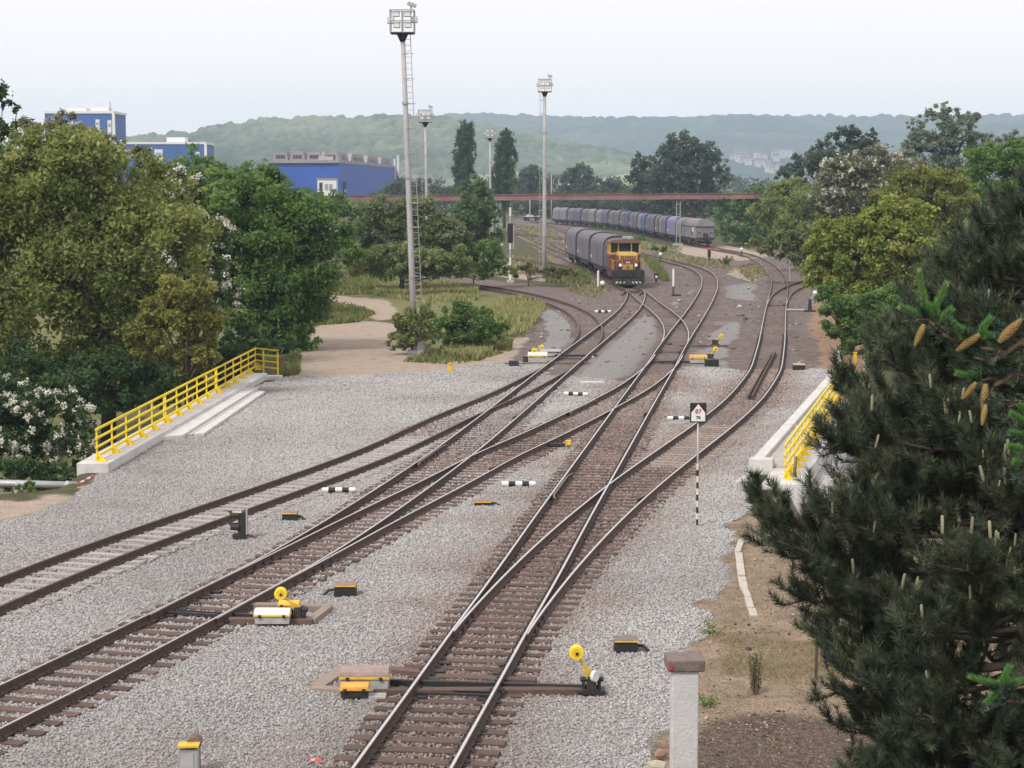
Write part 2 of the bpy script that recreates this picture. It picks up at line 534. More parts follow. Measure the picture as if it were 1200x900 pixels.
ZONES = {
 'gravel': [[(-900, 990), (-900, 700), (-300, 640), (0, 612), (40, 600), (95, 577), (112, 556), (177, 514), (300, 455), (330, 441), (420, 440), (510, 436), (560, 429), (598, 424), (640, 424), (640, 440), (735, 448), (800, 430), (870, 434), (990, 433), (984, 446), (884, 550), (862, 610), (838, 690), (806, 765), (786, 830), (770, 900), (755, 1000)],
            [(622, 422), (640, 400), (640, 378), (628, 366), (648, 362), (668, 378), (673, 396), (660, 412), (640, 426)],
            [(750, 371), (768, 384), (773, 400), (763, 417), (748, 431), (715, 452), (660, 486), (600, 522), (600, 502), (643, 464), (671, 441), (693, 417), (714, 397), (734, 379)],
            [(838, 376), (862, 376), (864, 396), (850, 404), (850, 434), (806, 436), (818, 412), (832, 400)],
            [(785, 356), (815, 344), (822, 330), (800, 352), (792, 360)], [(848, 336), (884, 330), (884, 352), (852, 350)], [(745, 372), (760, 366), (772, 372), (764, 384)]],
 'dark': [[(540, 436), (598, 424), (585, 414), (590, 402), (612, 396), (640, 372), (640, 350), (600, 346), (520, 335), (470, 330), (430, 326), (430, 316), (560, 326), (640, 336), (690, 338), (640, 296), (590, 262), (620, 252), (660, 262), (760, 292), (800, 300), (840, 290), (900, 292), (1000, 312), (1010, 330), (962, 340), (970, 380), (982, 436), (860, 436), (730, 452), (610, 440)],
          [(470, 300), (600, 300), (640, 306), (640, 314), (540, 306), (470, 304)]],
 'clay': [[(968, 436), (955, 400), (948, 376), (960, 350), (985, 344), (1010, 390), (1010, 436)], [(800, 289), (850, 290), (880, 297), (850, 302), (812, 300)]],
 'mulch': [[(818, 842), (900, 830), (1020, 850), (1040, 1000), (800, 1000)]],
 'tan': [[(334, 442), (345, 408), (380, 372), (405, 352), (438, 350), (445, 360), (420, 376), (470, 380), (500, 420), (560, 425), (596, 412), (600, 424), (560, 430), (510, 437), (420, 441)],
         [(385, 345), (455, 352), (470, 372), (440, 376), (420, 360), (380, 352)], [(470, 424), (560, 420), (585, 410), (602, 398), (620, 392), (602, 424), (560, 430), (480, 436)],
         [(-500, 640), (-60, 594), (0, 587), (50, 581), (84, 576), (94, 581), (40, 600), (0, 612), (-300, 650)],
         [(800, 285), (850, 287), (905, 300), (870, 306), (815, 302), (790, 294)], [(860, 313), (890, 312), (905, 322), (880, 330), (850, 322)],
         [(545, 305), (620, 306), (640, 330), (560, 322)]],
 'grass': [[(370, 330), (440, 318), (520, 330), (600, 344), (640, 356), (630, 372), (612, 394), (590, 402), (560, 424), (530, 426), (500, 400), (470, 372), (440, 350), (400, 346)],
           [(352, 380), (380, 352), (420, 362), (446, 368), (420, 378), (372, 380)], [(400, 316), (560, 318), (620, 322), (680, 330), (640, 300), (580, 262), (610, 258), (650, 280), (690, 316), (600, 310), (400, 300)],
           [(760, 296), (800, 300), (850, 308), (860, 316), (820, 312), (770, 304)], [(690, 270), (780, 288), (800, 296), (740, 288)], [(-600, 560), (110, 530), (300, 430), (320, 410), (380, 330), (430, 310), (-600, 330)]],
 'soil': [[(965, 436), (962, 398), (952, 372), (956, 352), (985, 340), (1020, 436)], [(868, 600), (850, 640), (838, 690), (800, 770), (780, 860), (760, 1000), (1500, 1000), (1500, 600), (1000, 440), (985, 470), (912, 575)]],
}
jx = (fbm(xf / 1.3, yf / 1.3, 11) - 0.5) * 1.2
jy = (fbm(xf / 1.3, yf / 1.3, 17) - 0.5) * 1.8
W = {}
near = (yf < 700) & (np.abs(xf) < 250)
for k, polys in ZONES.items():
    w = np.zeros(xf.shape, bool)
    for pl in polys:
        w[near] |= in_poly((xf + jx)[near], (yf + jy)[near], gpoly(pl))
    W[k] = w.astype(np.float32)
W['rust'] = (np.exp(-(D_main / 1.55) ** 2) * 0.85 + np.exp(-(D_any / 1.1) ** 2) * 0.3).astype(np.float32) * np.clip((yf - 20) / 20, 0, 1)
far_fade = (yf < 300)
W['rust'] *= far_fade
def blur(w):
    a = np.asarray(w, np.float32).reshape(GX.shape)
    for _ in range(2):
        a[1:-1] = .25 * a[:-2] + .5 * a[1:-1] + .25 * a[2:]
        a[:, 1:-1] = .25 * a[:, :-2] + .5 * a[:, 1:-1] + .25 * a[:, 2:]
    return a.ravel()
W = {k: blur(w) for k, w in W.items()}
zf = ground_z(xf, yf)
far_rise = np.clip((yf - 600) / 700, 0, 1)
zf = zf - 0.5 * far_rise
gV = np.stack([xf, yf, zf], 1)
ny, nx = GX.shape
ii = (np.arange(ny - 1)[:, None] * nx + np.arange(nx - 1)[None]).ravel()
gF = np.stack([ii, ii + 1, ii + nx + 1, ii + nx], 1)

def ground_material():
    m, n, l, b = nodes('ground_surface')
    b.inputs['Roughness'].default_value = 0.95
    b.inputs['Specular IOR Level'].default_value = 0.2
    geo = n.new('ShaderNodeNewGeometry')
    pos = geo.outputs['Position']
    def noise(sc, det=5):
        x = n.new('ShaderNodeTexNoise')
        x.inputs['Scale'].default_value = sc
        x.inputs['Detail'].default_value = det
        x.inputs['Roughness'].default_value = 0.7
        l.new(pos, x.inputs['Vector'])
        return x.outputs[0]
    def ramp(f, *st):
        x = n.new('ShaderNodeValToRGB')
        e = x.color_ramp.elements
        e[0].position, e[1].position = st[0][0], st[-1][0]
        e[0].color, e[1].color = (*st[0][1], 1), (*st[-1][1], 1)
        for p, c in st[1:-1]:
            e.new(p).color = (*c, 1)
        l.new(f, x.inputs[0])
        return x.outputs[0]
    def mix(f, a, c, mode='MIX'):
        x = n.new('ShaderNodeMix')
        x.data_type = 'RGBA'
        x.blend_type = mode
        if isinstance(f, float):
            x.inputs[0].default_value = f
        else:
            l.new(f, x.inputs[0])
        l.new(a, x.inputs[6])
        if isinstance(c, tuple):
            x.inputs[7].default_value = (*c, 1)
        else:
            l.new(c, x.inputs[7])
        return x.outputs[2]
    nbig, nmid, nfin = noise(0.22), noise(1.4), noise(9.0)
    def zone(name, lo=0.3, hi=0.7, amp=0.7, nz=None):
        a = n.new('ShaderNodeAttribute')
        a.attribute_name = name
        s = n.new('ShaderNodeMath'); s.operation = 'MULTIPLY_ADD'
        l.new(nz or nmid, s.inputs[0]); s.inputs[1].default_value = amp; s.inputs[2].default_value = -amp / 2
        t = n.new('ShaderNodeMath'); t.operation = 'ADD'
        l.new(a.outputs['Fac'], t.inputs[0]); l.new(s.outputs[0], t.inputs[1])
        r = n.new('ShaderNodeMapRange')
        r.inputs[1].default_value, r.inputs[2].default_value = lo, hi
        l.new(t.outputs[0], r.inputs[0])
        return r.outputs[0]
    vo = n.new('ShaderNodeTexVoronoi')
    vo.inputs['Scale'].default_value = 17.0
    l.new(pos, vo.inputs['Vector'])
    sep = n.new('ShaderNodeSeparateColor')
    l.new(vo.outputs['Color'], sep.inputs[0])
    stone = ramp(sep.outputs[0], (0.0, (0.22, 0.205, 0.2)), (0.35, (0.33, 0.315, 0.31)), (0.75, (0.4, 0.386, 0.38)), (1.0, (0.5, 0.488, 0.48)))
    stone = mix(0.5, stone, ramp(nbig, (0.3, (0.35, 0.338, 0.334)), (0.7, (0.42, 0.408, 0.403))), 'MIX')
    scrub = ramp(nmid, (0.25, (0.07, 0.085, 0.035)), (0.5, (0.13, 0.125, 0.06)), (0.75, (0.2, 0.175, 0.1)))
    grass = ramp(nmid, (0.28, (0.13, 0.16, 0.05)), (0.5, (0.25, 0.25, 0.1)), (0.72, (0.38, 0.34, 0.17)))
    tan = ramp(nmid, (0.28, (0.4, 0.31, 0.24)), (0.5, (0.56, 0.45, 0.36)), (0.75, (0.66, 0.545, 0.44)))
    dark = ramp(nmid, (0.25, (0.13, 0.098, 0.088)), (0.5, (0.24, 0.187, 0.17)), (0.75, (0.37, 0.31, 0.288)))
    dark = mix(zone_f(n, l, nbig, 0.5, 0.68), dark, ramp(nfin, (0.3, (0.16, 0.135, 0.128)), (0.7, (0.36, 0.33, 0.32))))
    soil = ramp(nmid, (0.25, (0.2, 0.14, 0.1)), (0.5, (0.39, 0.29, 0.212)), (0.78, (0.55, 0.43, 0.32)))
    soil = mix(zone_f(n, l, nfin, 0.55, 0.75), soil, (0.14, 0.14, 0.065))
    col = mix(zone('grass'), scrub, grass)
    col = mix(zone('soil'), col, soil)
    col = mix(zone('mulch'), col, ramp(nfin, (0.3, (0.07, 0.05, 0.04)), (0.55, (0.19, 0.138, 0.11)), (0.75, (0.33, 0.25, 0.205))))
    col = mix(zone('dark'), col, dark)
    col = mix(zone('clay'), col, ramp(nmid, (0.28, (0.25, 0.15, 0.1)), (0.5, (0.42, 0.27, 0.185)), (0.75, (0.52, 0.37, 0.27))))
    gr = zone('gravel', 0.35, 0.6, 0.5)
    rust = zone('rust', 0.05, 1.0, 0.5)
    rs = mix(rust, stone, ramp(sep.outputs[0], (0.0, (0.1, 0.07, 0.058)), (0.5, (0.2, 0.145, 0.12)), (1.0, (0.36, 0.3, 0.265))))
    col = mix(zone('tan'), col, tan)
    col = mix(gr, col, rs)
    col = mix(0.25, col, ramp(nfin, (0.3, (0.35, 0.35, 0.35)), (0.7, (1, 1, 1))), 'MULTIPLY')
    l.new(col, b.inputs['Base Color'])
    bp = n.new('ShaderNodeBump')
    bp.inputs['Strength'].default_value = 0.7
    bp.inputs['Distance'].default_value = 0.05
    hm = n.new('ShaderNodeMath'); hm.operation = 'MULTIPLY_ADD'
    l.new(vo.outputs['Distance'], hm.inputs[0]); hm.inputs[1].default_value = -6.0
    l.new(nfin, hm.inputs[2])
    l.new(hm.outputs[0], bp.inputs['Height'])
    l.new(bp.outputs[0], b.inputs['Normal'])
    return m

def zone_f(n, l, src, lo, hi):
    r = n.new('ShaderNodeMapRange')
    r.inputs[1].default_value, r.inputs[2].default_value = lo, hi
    l.new(src, r.inputs[0])
    return r.outputs[0]

g_ob = np_mesh('ground', gV, gF, ground_material())
for k, w in W.items():
    g_ob.data.attributes.new(k, 'FLOAT', 'POINT').data.foreach_set('value', np.asarray(w, np.float32))
tag(g_ob, kind='structure')

# ------------------------------------------------------------------ hills
def cells(x, y, s):
    ix, iy = np.floor(x), np.floor(y)
    best = np.full(x.shape, 9.0)
    val = np.zeros(x.shape)
    for dx in (-1, 0, 1):
        for dy in (-1, 0, 1):
            cx, cy = ix + dx, iy + dy
            px_, py_ = cx + _hash(cx, cy, s), cy + _hash(cx, cy, s + 1)
            d = np.hypot(x - px_, y - py_)
            k = d < best
            best = np.where(k, d, best)
            val = np.where(k, _hash(cx, cy, s + 2), val)
    return best, val

class Hill:
    def __init__(s, ridge, Yb, Yr, seed):
        s.rx = np.array([(a - 600) / F * Yr for a, b in ridge])
        s.rz = np.array([H + (222 - b) / F * Yr for a, b in ridge])
        s.Yb, s.Yr, s.seed = Yb, Yr, seed
    def base(s, x, y):
        t = np.clip((y - s.Yb) / (s.Yr - s.Yb), 0, 1.0)
        zr = np.interp(x, s.rx, s.rz)
        w = (fbm(x / 260, y / 260, s.seed) - 0.5) * 2
        back = np.clip((y - s.Yr) / 500, 0, 1)
        return zr * (t ** 1.05) * (1 + 0.28 * w * np.sin(np.pi * np.clip(t, 0, 1))) * (1 - back) - 1.0
    def hit(s, px, py):
        for Y in np.arange(s.Yb, s.Yr, 5.0):
            q = Q(px, py, Y)
            if s.base(np.array([q.x]), np.array([Y]))[0] >= q.z:
                return q
        return Q(px, py, s.Yr)

def build_hill(name, h, x0, x1, sx, sy, crown, amp, cols):
    xs = np.arange(x0, x1, sx)
    ys = np.arange(h.Yb, h.Yr + 60, sy)
    X, Y = np.meshgrid(xs, ys)
    x, y = X.ravel(), Y.ravel()
    z = h.base(x, y)
    d, v = cells(x / crown, y / crown, h.seed + 20)
    d2, v2 = cells(x / (crown * 0.45), y / (crown * 0.45), h.seed + 40)
    bump = np.sqrt(np.clip(1 - (d / 0.85) ** 2, 0, 1)) * (0.5 + v) + 0.3 * np.sqrt(np.clip(1 - d2 ** 2, 0, 1))
    clear = smooth01((fbm(x / 150, y / 90, h.seed + 7) - 0.2) / 0.08)
    z = z - amp * .75 * np.clip((y - h.Yb) / 60, 0, 1) + bump * amp * clear * np.clip((y - h.Yb) / 60, 0, 1)
    nx_, ny_ = X.shape[1], X.shape[0]
    ii = (np.arange(ny_ - 1)[:, None] * nx_ + np.arange(nx_ - 1)[None]).ravel()
    tint = np.clip(v * 0.5 + v2 * 0.15 + 1.1 * (fbm(x / 140, y / 140, h.seed + 9) - .5) + .12, 0, .85) * clear + (1 - clear) * .95
    o = np_mesh(name, np.stack([x, y, z], 1), np.stack([ii, ii + 1, ii + nx_ + 1, ii + nx_], 1), leaf_mat(name + '_forest', cols, 0.0, 0.9), None, tint)
    return tag(o, kind='structure')

hill_near = Hill([(-300, 190), (100, 176), (150, 166), (250, 151), (330, 143), (460, 139), (520, 141), (580, 152), (640, 166), (700, 176), (740, 184), (790, 200), (860, 222), (1400, 235)], 1900, 2700, 3)
hill_far = Hill([(-300, 172), (200, 160), (420, 150), (520, 137), (560, 136), (620, 137.5), (700, 141), (760, 140), (800, 140), (850, 138), (960, 138), (1000, 138.5), (1200, 137), (1500, 134)], 2900, 4600, 8)
build_hill('near_hill', hill_near, -720, 330, 3.4, 5.0, 13, 10.0, [(0.025, 0.038, 0.02), (0.06, 0.078, 0.038), (0.12, 0.138, 0.075), (0.21, 0.215, 0.13)])
build_hill('far_hill', hill_far, -520, 1500, 6.5, 14.0, 20, 11.0, [(0.025, 0.034, 0.022), (0.042, 0.052, 0.034), (0.065, 0.075, 0.05), (0.11, 0.115, 0.08)])
fq = [Q(560, 217, 1250), Q(790, 217, 1250), Q(790, 206, 1850), Q(560, 206, 1850)]
fm = MB()
for i in range(8):
    a0, a1 = i / 8, (i + 1) / 8
    fm.add([fq[0].lerp(fq[1], a0), fq[0].lerp(fq[1], a1), fq[3].lerp(fq[2], a1) + Vector((0, 0, 4 * math.sin(a1 * 9))), fq[3].lerp(fq[2], a0) + Vector((0, 0, 4 * math.sin(a0 * 9)))], [(0, 1, 2, 3)])
tag(fm.build('field', pm('young_crop', (0.27, 0.32, 0.13), (0.2, 0.25, 0.1), 0.01, 0.95)), kind='structure')

# ------------------------------------------------------------------ haze
hx0, hx1, hy0, hy1 = gx[0] - 50, gx[-1] + 50, gy[0] - 50, gy[-1] + 50
hz = MB().box(((hx0 + hx1) / 2, (hy0 + hy1) / 2, (208 - 4.4) / 2), (hx1 - hx0, hy1 - hy0, 212.4))
hm_ = bpy.data.materials.new('air')
hm_.use_nodes = True
hn = hm_.node_tree.nodes
hn.remove(hn['Principled BSDF'])
pv = hn.new('ShaderNodeVolumePrincipled')
pv.inputs['Color'].default_value = (0.62, 0.8, 1.0, 1)
pv.inputs['Density'].default_value = 0.00018
pv.inputs['Anisotropy'].default_value = 0.0
hm_.node_tree.links.new(pv.outputs[0], hn['Material Output'].inputs['Volume'])
tag(hz.build('haze', hm_), kind='stuff')
# ------------------------------------------------------------------ tracks
RAILP = [(-.075, 0), (-.075, .015), (-.012, .032), (-.012, .125), (-.036, .135), (-.036, .164), (-.024, .17), (.024, .17), (.036, .164), (.036, .135), (.012, .125), (.012, .032), (.075, .015), (.075, 0)]
Z_SL = 0.05           # sleeper tops above the ballast

def sweep(name, line, off, z0, mats, parent, s0=None, prof=RAILP, top=6):
    t = tangents(line)
    nrm = np.stack([t[:, 1], -t[:, 0]], 1)
    n = len(prof)
    V = []
    for i in range(len(line)):
        for (u, w) in prof:
            V.append((line[i, 0] + nrm[i, 0] * (off + u), line[i, 1] + nrm[i, 1] * (off + u), z0 + w))
    b = MB()
    ff, mi = [], []
    for i in range(len(line) - 1):
        for k in range(n - 1):
            ff.append((i * n + k, i * n + k + 1, (i + 1) * n + k + 1, (i + 1) * n + k))
            mi.append(1 if k == top - 0 else 0)
    ff.append(tuple(range(n))); mi.append(0)
    ff.append(tuple(reversed([(len(line) - 1) * n + k for k in range(n)]))); mi.append(0)
    b.add(V, ff)
    b.m = mi
    return b.build(name, mats, parent)

def lateral(par, x, y):
    """signed offset of points from a line, and the station"""
    d2 = (x[:, None] - par[None, :, 0]) ** 2 + (y[:, None] - par[None, :, 1]) ** 2
    k = d2.argmin(1)
    t = tangents(par)[k]
    dx, dy = x - par[k, 0], y - par[k, 1]
    al = dx * t[:, 0] + dy * t[:, 1]
    return dx * t[:, 1] - dy * t[:, 0], k, np.sqrt(d2.min(1)), al

BRANCH = {'T1b': ('T1', 'T3'), 'A': ('T1',), 'A2': ('T1',), 'T4': ('T3',), 'T1c': ('T1', 'T3'), 'T5': ('T4',), 'T6': ('T1',), 'T7': (), 'T8': (), 'T1': (), 'T3': ()}
TRK = {
 'T1': ('straight main track with shiny rails on red brown sleepers, ending under the yellow locomotive', M_wood, M_rail_top, 'wood'),
 'T3': ('centre main track with bright rails rising straight from the bottom edge on dark sleepers', M_wood_dark, M_rail_top, 'wood'),
 'A': ('rusty siding track half buried in pale ballast beside the dwarf shunting signal', M_sl_grey, M_rail_dull, 'grey'),
 'T1b': ('crossover track linking the left main track to the centre track', M_wood, M_rail_top, 'wood'),
 'T4': ('right hand track curving past the black triangle sign and up to the long wagon train', M_wood_dark, M_rail_top, 'wood'),
 'A2': ('track curving sharply away to the left behind the dry grass', M_wood_dark, M_rail_dull, 'wood'),
 'T1c': ('short crossover track in front of the yellow locomotive', M_wood_dark, M_rail_top, 'wood'),
 'T5': ('branch track leaving to the right under the yellow green trees', M_wood_dark, M_rail_top, 'wood'),
 'T6': ('track left of the front wagons, joining beside the locomotive', M_wood_dark, M_rail_dull, 'wood'),
 'T7': ('overgrown track end in the grass beside the white signal mast', M_wood_dark, M_rail_dull, 'wood'),
 'T8': ('faint distant track in dry grass below the pipe bridge', M_wood_dark, M_rail_dull, 'wood'),
}
sl_box = {}
def sleeper_mesh(mat):
    if mat.name not in sl_box:
        b = MB().box((0, 0, 0), (1, 1, 1))
        sl_box[mat.name] = b.mesh('sleeper', mat)
    return sl_box[mat.name]

M_wood_far = pm('dry_brown_wood', (0.2, 0.15, 0.135), (0.12, 0.088, 0.08), 1.5, 0.9)
track_ob = {}
SLEEPERS = []
for key, (label, sm, tm, kind) in TRK.items():
    line = TR[key]
    par = [TR[p] for p in BRANCH[key]]
    root = thing('railway_track', label, 'railway track')
    track_ob[key] = root
    # the part of a branch that is clear of its parent
    keep = np.ones(len(line), bool)
    sep_ = np.full(len(line), 99.0)
    for p in par:
        lat, k, dd, al = lateral(p, line[:, 0], line[:, 1])
        inside = (k > 0) & (k < len(p) - 1)
        sep_ = np.where(inside, np.minimum(sep_, np.abs(lat)), sep_)
        keep &= ~(inside & (np.abs(lat) < 0.022))
    idx = np.where(keep)[0]
    lr = line[idx[0]:idx[-1] + 1]
    fy = lr[:, 1]
    lo = -0.004 if par else 0.0
    if key == 'A2': lo = -0.007
    if key == 'T1c': lo = -0.009
    if key == 'T6': lo = -0.011
    for off in (-0.7535, 0.7535):
        sweep('rail', lr, off, Z_SL + lo, [M_rust, tm], root)
    # sleepers
    spacing = 0.6 if key != 'A' else 0.64
    d = resample(np.repeat(line, 1, axis=0), spacing)
    tg = tangents(d)
    ext = [[-1.27, 1.27] for _ in d]
    for bk, bp in BRANCH.items():
        if key in bp:
            bl = TR[bk]
            lat, k, dd, al = lateral(bl, d[:, 0], d[:, 1])
            ok = (k > 0) & (k < len(bl) - 1) & (np.abs(lat) < 2.15)
            for i in np.where(ok)[0]:
                v = -lat[i]
                ext[i][0] = min(ext[i][0], v - 1.27)
                ext[i][1] = max(ext[i][1], v + 1.27)
    skip = np.zeros(len(d), bool)
    for p in par:
        lat, k, dd, al = lateral(p, d[:, 0], d[:, 1])
        inside = (k > 0) & (k < len(p) - 1)
        skip |= inside & (np.abs(lat) < 2.15)
    rest = MB()
    ch = MB()
    nper = 0
    for i in range(len(d)):
        if skip[i] or d[i, 1] > 330:
            continue
        x, y = d[i]
        nx_, ny_ = tg[i, 1], -tg[i, 0]
        a, b_ = ext[i]
        a += random.uniform(-.05, .05); b_ += random.uniform(-.05, .05)
        mid = (a + b_) / 2
        c = Vector((x + nx_ * mid, y + ny_ * mid, Z_SL - 0.08))
        rz = math.atan2(ny_, nx_) + random.uniform(-.012, .012)
        wd = random.uniform(.23, .27)
        mat_ = sm
        if key == 'T4' and 62 < y < 108: mat_ = M_wood_pale
        if key == 'T4' and y <= 62: mat_ = M_wood
        SLEEPERS.append((x, y, nx_, ny_, a, b_, wd))
        if y < 74 and nper < 290:
            o = place('sleeper', sleeper_mesh(mat_), root)
            o.location = c + Vector((0, 0, random.uniform(-.008, .004)))
            o.scale = (b_ - a, wd, 0.16)
            o.rotation_euler = (random.uniform(-.01, .01), 0, rz)
            nper += 1
        else:
            rest.box(c - Vector((0, 0, min(.036, (y - 74) * .002))), (b_ - a, wd, 0.16), 0, rz)
        if y < 120:
            for off in (-0.7535, 0.7535):
                q = Vector((x + nx_ * off, y + ny_ * off, Z_SL))
                ch.box(q + Vector((0, 0, .008)), (.34, .15, .016), 0, rz)
                for sgn in (-1, 1):
                    e = q + Vector((nx_, ny_, 0)) * (.115 * sgn)
                    ch.box(e + Vector((0, 0, .035)), (.07, .1, .06), 0, rz, None, 0.6)
                    ch.cyl(e + Vector((0, 0, .06)), e + Vector((0, 0, .105)), .018, .018, 5)
    if rest.v:
        tag(rest.build('sleeper_row', M_wood_far if key not in ('A',) else M_sl_grey, root), kind='stuff')
    if ch.v:
        tag(ch.build('rail_fastening', M_iron, root), kind='stuff')

def check_rail(key, px, py, off, length, name='check_rail', splay=True):
    line = TR[key]
    q = np.array(P(px, py, RT))[:2]
    k = np.hypot(*(line - q).T).argmin()
    n = int(length / 0.5 / 2)
    seg = line[k - n:k + n + 1]
    fine = resample(seg, 0.25)
    t = tangents(fine)
    nr = np.stack([t[:, 1], -t[:, 0]], 1)
    u = np.linspace(-1, 1, len(fine))
    side = -1 if off > 0 else 1
    fine = fine + nr * (np.clip(np.abs(u) - .75, 0, 1) * .35 * side)[:, None]
    sweep(name, fine, off, Z_SL + 0.002, [M_rust, M_rail_dull], track_ob[key])

# check rails opposite the crossings, and wing rails at the crossings
g = 0.7535 - 0.085
check_rail('T3', 680, 567, -g, 5.0)
check_rail('T4', 752, 567, g, 5.0)
check_rail('T1', 527, 533, -g, 5.0)
check_rail('T1b', 577, 534, g, 5.0)
check_rail('T3', 743, 475, g, 5.0)
check_rail('T1b', 700, 476, -g, 5.0)
check_rail('T1', 594, 480, g, 5.0)
check_rail('T3', 810, 373, g, 5.0)
check_rail('T1', 717, 381, g, 5.0)
# switch blades' slide plates and rods: dark steel bars between the rails at the toes
def cross_bar(key, px, py, a, b, z, wid, hgt, mat, name='stretcher_bar', skew=0.0):
    line = TR[key]
    q = np.array(P(px, py, RT))[:2]
    k = np.hypot(*(line - q).T).argmin()
    t = tangents(line)[k]
    n_ = (t[1], -t[0])
    m = (a + b) / 2
    bx = MB().box((line[k, 0] + n_[0] * m + t[0] * skew, line[k, 1] + n_[1] * m + t[1] * skew, z), (b - a, wid, hgt), 0, math.atan2(n_[1], n_[0]))
    return bx.build(name, mat, track_ob[key])
for key, px, py in (('T1', 235, 711), ('T3', 532, 807), ('T1', 668, 418), ('T3', 785, 410), ('T3', 780, 422), ('T4', 910, 356)):
    cross_bar(key, px, py, -0.7, 0.7, 0.1, 0.06, 0.04, M_iron)
    cross_bar(key, px, py, -0.66, 0.66, 0.095, 0.05, 0.03, M_black, skew=0.24)
    for sk in (-0.1, 0.55, 1.15, 1.75, 2.4):
        for s_ in (-1, 1):
            cross_bar(key, px, py, s_ * 0.74 - (0.28 if s_ > 0 else 0), s_ * 0.74 + (0.28 if s_ < 0 else 0), 0.064, 0.2, 0.022, M_black, 'slide_plate', sk)
# two loose rails lying between the rails of the right hand track
for a, b, lb in (((876.5, 468), (905, 416), 'left of the two loose rusty rails lying inside the right hand track'), ((881, 468), (909, 414), 'right of the two loose rusty rails lying inside the right hand track')):
    p, q = P(*a, 0.06), P(*b, 0.06)
    ln = np.array([p[:2], q[:2]])
    r_ = sweep('spare_rail', resample(np.array([[p.x + (q.x - p.x) * t, p.y + (q.y - p.y) * t] for t in np.linspace(0, 1, 60)]), 0.5), 0, 0.06, [M_rust, M_rust], None)
    tag(r_, lb, 'rail', 'pair of loose rails')

# ------------------------------------------------------------------ ballast stones
def rock_mesh(seed):
    r_ = np.random.default_rng(seed)
    t = (1 + 5 ** .5) / 2
    v = np.array([(-1, t, 0), (1, t, 0), (-1, -t, 0), (1, -t, 0), (0, -1, t), (0, 1, t), (0, -1, -t), (0, 1, -t), (t, 0, -1), (t, 0, 1), (-t, 0, -1), (-t, 0, 1)], float)
    v /= np.linalg.norm(v[0])
    v *= r_.uniform(.65, 1.2, (12, 1)) * np.array([1, .8, .62])
    f = [(0, 11, 5), (0, 5, 1), (0, 1, 7), (0, 7, 10), (0, 10, 11), (1, 5, 9), (5, 11, 4), (11, 10, 2), (10, 7, 6), (7, 1, 8), (3, 9, 4), (3, 4, 2), (3, 2, 6), (3, 6, 8), (3, 8, 9), (4, 9, 5), (2, 4, 11), (6, 2, 10), (8, 6, 7), (9, 8, 1)]
    return v, f

def stone_mat():
    m, n, l, b = nodes('ballast_stone')
    b.inputs['Roughness'].default_value = 0.95
    b.inputs['Specular IOR Level'].default_value = 0.25
    a1 = n.new('ShaderNodeAttribute'); a1.attribute_type = 'INSTANCER'; a1.attribute_name = 'tint'
    a2 = n.new('ShaderNodeAttribute'); a2.attribute_type = 'INSTANCER'; a2.attribute_name = 'tint2'
    def ramp(*st):
        x = n.new('ShaderNodeValToRGB')
        e = x.color_ramp.elements
        e[0].color, e[1].color = (*st[0], 1), (*st[-1], 1)
        for i, c in enumerate(st[1:-1]):
            e.new((i + 1) / (len(st) - 1)).color = (*c, 1)
        l.new(a1.outputs['Fac'], x.inputs[0])
        return x.outputs[0]
    mx = n.new('ShaderNodeMix'); mx.data_type = 'RGBA'
    l.new(a2.outputs['Fac'], mx.inputs[0])
    l.new(ramp((.22, .207, .202), (.315, .302, .296), (.385, .372, .366), (.5, .488, .48)), mx.inputs[6])
    l.new(ramp((.095, .06, .047), (.18, .118, .094), (.26, .182, .15), (.37, .295, .255)), mx.inputs[7])
    l.new(mx.outputs[2], b.inputs['Base Color'])
    return m

N = 1040000
# even spread over a wedge of the yard; far stones are left to the surface's own relief
yy = np.sqrt(rng.uniform(25.5 ** 2, 104 ** 2, N))
keep_p = np.clip((112 - yy) / 52, 0.0, 1)
xx = yy * rng.uniform(-0.4, 0.33, N)
ok = rng.random(N) < keep_p
xx, yy = xx[ok], yy[ok]
ggx = (fbm(xx / 1.3, yy / 1.3, 11) - 0.5) * 1.2
ggy = (fbm(xx / 1.3, yy / 1.3, 17) - 0.5) * 1.8
inside = np.zeros(xx.shape, bool)
for pl in ZONES['gravel'][:1]:
    inside |= in_poly(xx + ggx, yy + ggy, gpoly(pl))
for dp in (DROP_L, DROP_R):
    inside &= ~in_poly(xx, yy, dp)
inside &= ~in_poly(xx + ggx, yy + ggy, gpoly(ZONES['tan'][3]))
xx, yy = xx[inside], yy[inside]
sl = np.array([s for s in SLEEPERS if s[1] < 90])
drop = np.zeros(xx.shape, bool)
for i in range(0, len(xx), 4000):
    j = slice(i, i + 4000)
    dx = xx[j, None] - sl[None, :, 0]
    dy = yy[j, None] - sl[None, :, 1]
    u = dx * sl[:, 2] + dy * sl[:, 3]
    v = np.abs(-dx * sl[:, 3] + dy * sl[:, 2])
    on = ((v < sl[:, 6] / 2 + .015) & (u > sl[:, 4] - .02) & (u < sl[:, 5] + .02)).any(1)
    drop[j] = on
for key in ('T1', 'T3', 'T4', 'A', 'T1b'):
    d = dist_to(TR[key], xx, yy, 1)
    drop |= (np.abs(d - 0.7535) < 0.1)
dA = dist_to(TR['A'], xx, yy, 1)
drop &= ~((dA < 1.5) & (rng.random(xx.shape) < 0.35) & (np.abs(dA - 0.7535) > 0.1))
drop |= rng.random(xx.shape) < 0.012
xx, yy = xx[~drop], yy[~drop]
dm = near_tracks(['T3', 'T4'], xx, yy)
d1 = near_tracks(['T1', 'T1b'], xx, yy)
big = fbm(xx / 2.2, yy / 2.2, 31)
